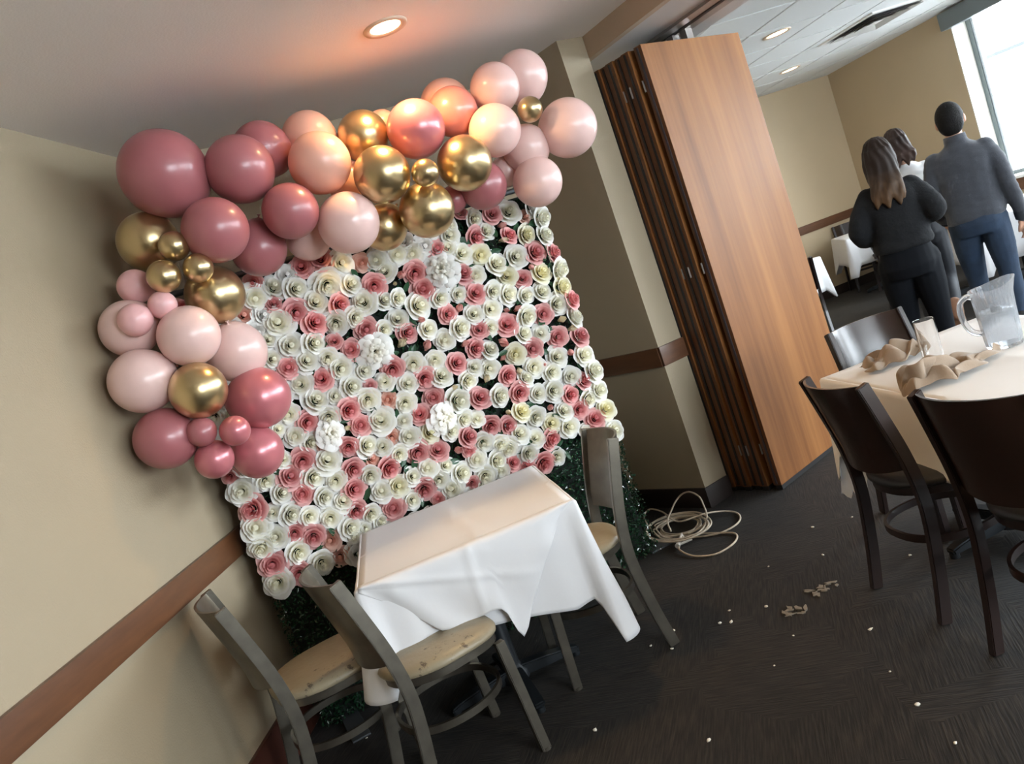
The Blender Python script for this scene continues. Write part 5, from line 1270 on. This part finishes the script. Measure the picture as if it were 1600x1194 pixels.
    if J['hair'] != 'short':
        for v in me.vertices:
            a = math.atan2(v.co.x, -v.co.y); v.co += v.normal*(.006*math.sin(a*15+noise.noise(v.co*5)*7)*(.4+.6*abs(noise.noise(v.co*11)))+.005*noise.noise(Vector((v.co.x*40, v.co.y*40, v.co.z*4))))
            if v.co.z < hz-L+.10: v.co.z += .05*noise.noise(Vector((v.co.x*30, 0, 0)))*(hz-L+.10-v.co.z)/.1
    me.materials.clear(); me.materials.append(J['hairm'])
    o = bpy.data.objects.new('hair', me); COL.objects.link(o); o.parent = t
    # --- shoes
    for s, A in ((-1, J['legL']), (1, J['legR'])):
        ft = Vector(A[-1]); fd = Vector(J.get('footdir'+('L' if s < 0 else 'R'), (0, 1, -.1))).normalized()
        bm = bmesh.new()
        limb(bm, [ft+Vector((0, -.0, .05))+fd*-.0, ft+Vector((0, -.012, 0)), ft+fd*.0+Vector((0, -.018, -.035))], [.050, .050, .046])
        limb(bm, [ft+fd*-.01+Vector((0, 0, -.035)), ft+fd*.09+Vector((0, 0, -.038)), ft+fd*.19+Vector((0, 0, -.048))], [(.044, .040), (.048, .036), (.038, .026)])
        me = remesh(bm, .008, 3); me.materials.clear(); me.materials.append(J['shoem'])
        o = bpy.data.objects.new('shoe', me); COL.objects.link(o); o.parent = t
    return t
SKIN = mat('skin', (.55, .30, .20), .5, sss=.1)
def hairmat(name, c1, c2, zmid):
    M = bpy.data.materials.new(name); M.use_nodes = True; nt = M.node_tree; b = nt.nodes['Principled BSDF']; b.inputs['Roughness'].default_value = .62; b.inputs['Specular IOR Level'].default_value = .3
    tc = nt.nodes.new('ShaderNodeTexCoord'); sp = nt.nodes.new('ShaderNodeSeparateXYZ'); nt.links.new(tc.outputs['Object'], sp.inputs[0])
    mr = nt.nodes.new('ShaderNodeMapRange'); mr.inputs[1].default_value = zmid+.16; mr.inputs[2].default_value = zmid-.16; nt.links.new(sp.outputs[2], mr.inputs[0])
    n = nt.nodes.new('ShaderNodeTexNoise'); mp = nt.nodes.new('ShaderNodeMapping'); mp.inputs['Scale'].default_value = (40, 40, 2); nt.links.new(tc.outputs['Object'], mp.inputs[0]); nt.links.new(mp.outputs[0], n.inputs['Vector']); n.inputs['Scale'].default_value = 1.5
    ml = nt.nodes.new('ShaderNodeMath'); ml.operation = 'MULTIPLY'; nt.links.new(mr.outputs[0], ml.inputs[0]); nt.links.new(n.outputs['Fac'], ml.inputs[1])
    m2 = nt.nodes.new('ShaderNodeMath'); m2.operation = 'MULTIPLY'; m2.inputs[1].default_value = 1.7; m2.use_clamp = True; nt.links.new(ml.outputs[0], m2.inputs[0])
    mx = nt.nodes.new('ShaderNodeMix'); mx.data_type = 'RGBA'; mx.inputs[6].default_value = (*c1, 1); mx.inputs[7].default_value = (*c2, 1)
    nt.links.new(m2.outputs[0], mx.inputs[0]); nt.links.new(mx.outputs[2], b.inputs['Base Color']); return M
man = dict(sh=.205, hip=.165, hemw=.185, waist=.185, hemz=.905, collar=True, topname='sweater', hair='short', hairm=mat('black_hair', (.006, .005, .0045), .7, spec=.25, bump=.6, bump_scale=150),
    top=mat('grey_knit', (.044, .048, .060), .85, noise_amt=.2, noise_scale=60, bump=.3, bump_scale=220, sheen=.3), cuffm=mat('dark_cuff', (.035, .04, .045), .85), trousers=mat('blue_denim', (.017, .034, .066), .85, noise_amt=.45, noise_scale=12, bump=.2, bump_scale=200),
    shoem=mat('dark_shoe', (.02, .02, .02), .5),
    armR=[(.160, -.005, 1.375), (.205, -.03, 1.24), (.232, -.035, 1.08), (.255, .0, .94), (.262, .04, .81)],
    armL=[(-.160, -.005, 1.375), (-.205, -.02, 1.24), (-.232, -.0, 1.08), (-.22, .10, .98), (-.20, .20, .92)], slR=[.062, .062, .056, .050, .042], headk=1.10,
    legL=[(-.09, 0, .88), (-.098, .05, .68), (-.10, .10, .47), (-.10, .06, .28), (-.10, -.02, .10)],
    legR=[(.09, 0, .88), (.10, -.02, .68), (.105, -.03, .48), (.11, -.09, .28), (.11, -.16, .11)])
person((3.53, 5.60, 0), math.radians(34), 1.72, SKIN, 'man with short black hair in a grey zip-neck sweater and blue jeans, walking away', man)
wa = dict(sh=.180, hip=.165, hemw=.178, waist=.175, hemz=1.0, topname='jacket', hair='long', hairlen=.30, hairw=.80, bum=1.12, hairm=hairmat('brown_ombre_hair', (.022, .012, .008), (.17, .095, .045), 1.30),
    top=mat('black_fleece', (.005, .0055, .007), .95, bump=.3, bump_scale=80), trousers=mat('black_leggings', (.0035, .0045, .007), .85, spec=.2), shoem=mat('black_trainer', (.012, .012, .012), .6),
    slR=[.062, .072, .070, .062, .050],
    armR=[(.130, 0, 1.315), (.185, -.03, 1.22), (.225, -.05, 1.13), (.19, .07, 1.10), (.12, .19, 1.13)],
    armL=[(-.130, 0, 1.315), (-.185, -.03, 1.22), (-.225, -.04, 1.12), (-.20, .06, 1.06), (-.14, .18, 1.07)],
    legL=[(-.085, 0, .84), (-.09, .04, .66), (-.09, .07, .46), (-.09, .02, .26), (-.09, -.06, .10)],
    legR=[(.085, 0, .84), (.09, .0, .66), (.095, .03, .46), (.095, .04, .26), (.095, .02, .09)],
    trR=[.105, .095, .070, .058, .042])
person((2.68, 5.05, 0), math.radians(28), 1.645, SKIN, 'woman with long brown hair in a black jacket and black leggings, walking away', wa)
wb = dict(sh=.205, hip=.155, hemw=.165, waist=.16, hemz=1.0, topname='white_top', hair='long', hairlen=.16, hairm=hairmat('dark_brown_hair', (.035, .020, .016), (.075, .045, .035), 1.45),
    top=mat('white_cotton', (.9, .9, .9), .8), trousers=mat('dark_trousers', (.010, .012, .018), .7), shoem=mat('tan_suede', (.26, .13, .075), .8),
    armR=[(.15, 0, 1.33), (.205, -.02, 1.20), (.235, -.02, 1.06), (.245, .02, .94), (.245, .07, .83)],
    armL=[(-.15, 0, 1.33), (-.205, -.02, 1.20), (-.235, -.02, 1.06), (-.22, .06, .95), (-.18, .14, .88)],
    legL=[(-.08, 0, .86), (-.085, .08, .67), (-.09, .14, .47), (-.09, .12, .28), (-.09, .10, .09)],
    legR=[(.08, 0, .86), (.085, -.02, .67), (.09, -.03, .47), (.09, -.18, .36), (.09, -.33, .26)], footdirR=(0, .35, -.93), footdirL=(0, 1, -.1))
person((3.45, 6.20, 0), math.radians(30), 1.69, SKIN, 'dark-haired person in a white top and tan boots, hidden between the man and the woman', wb)
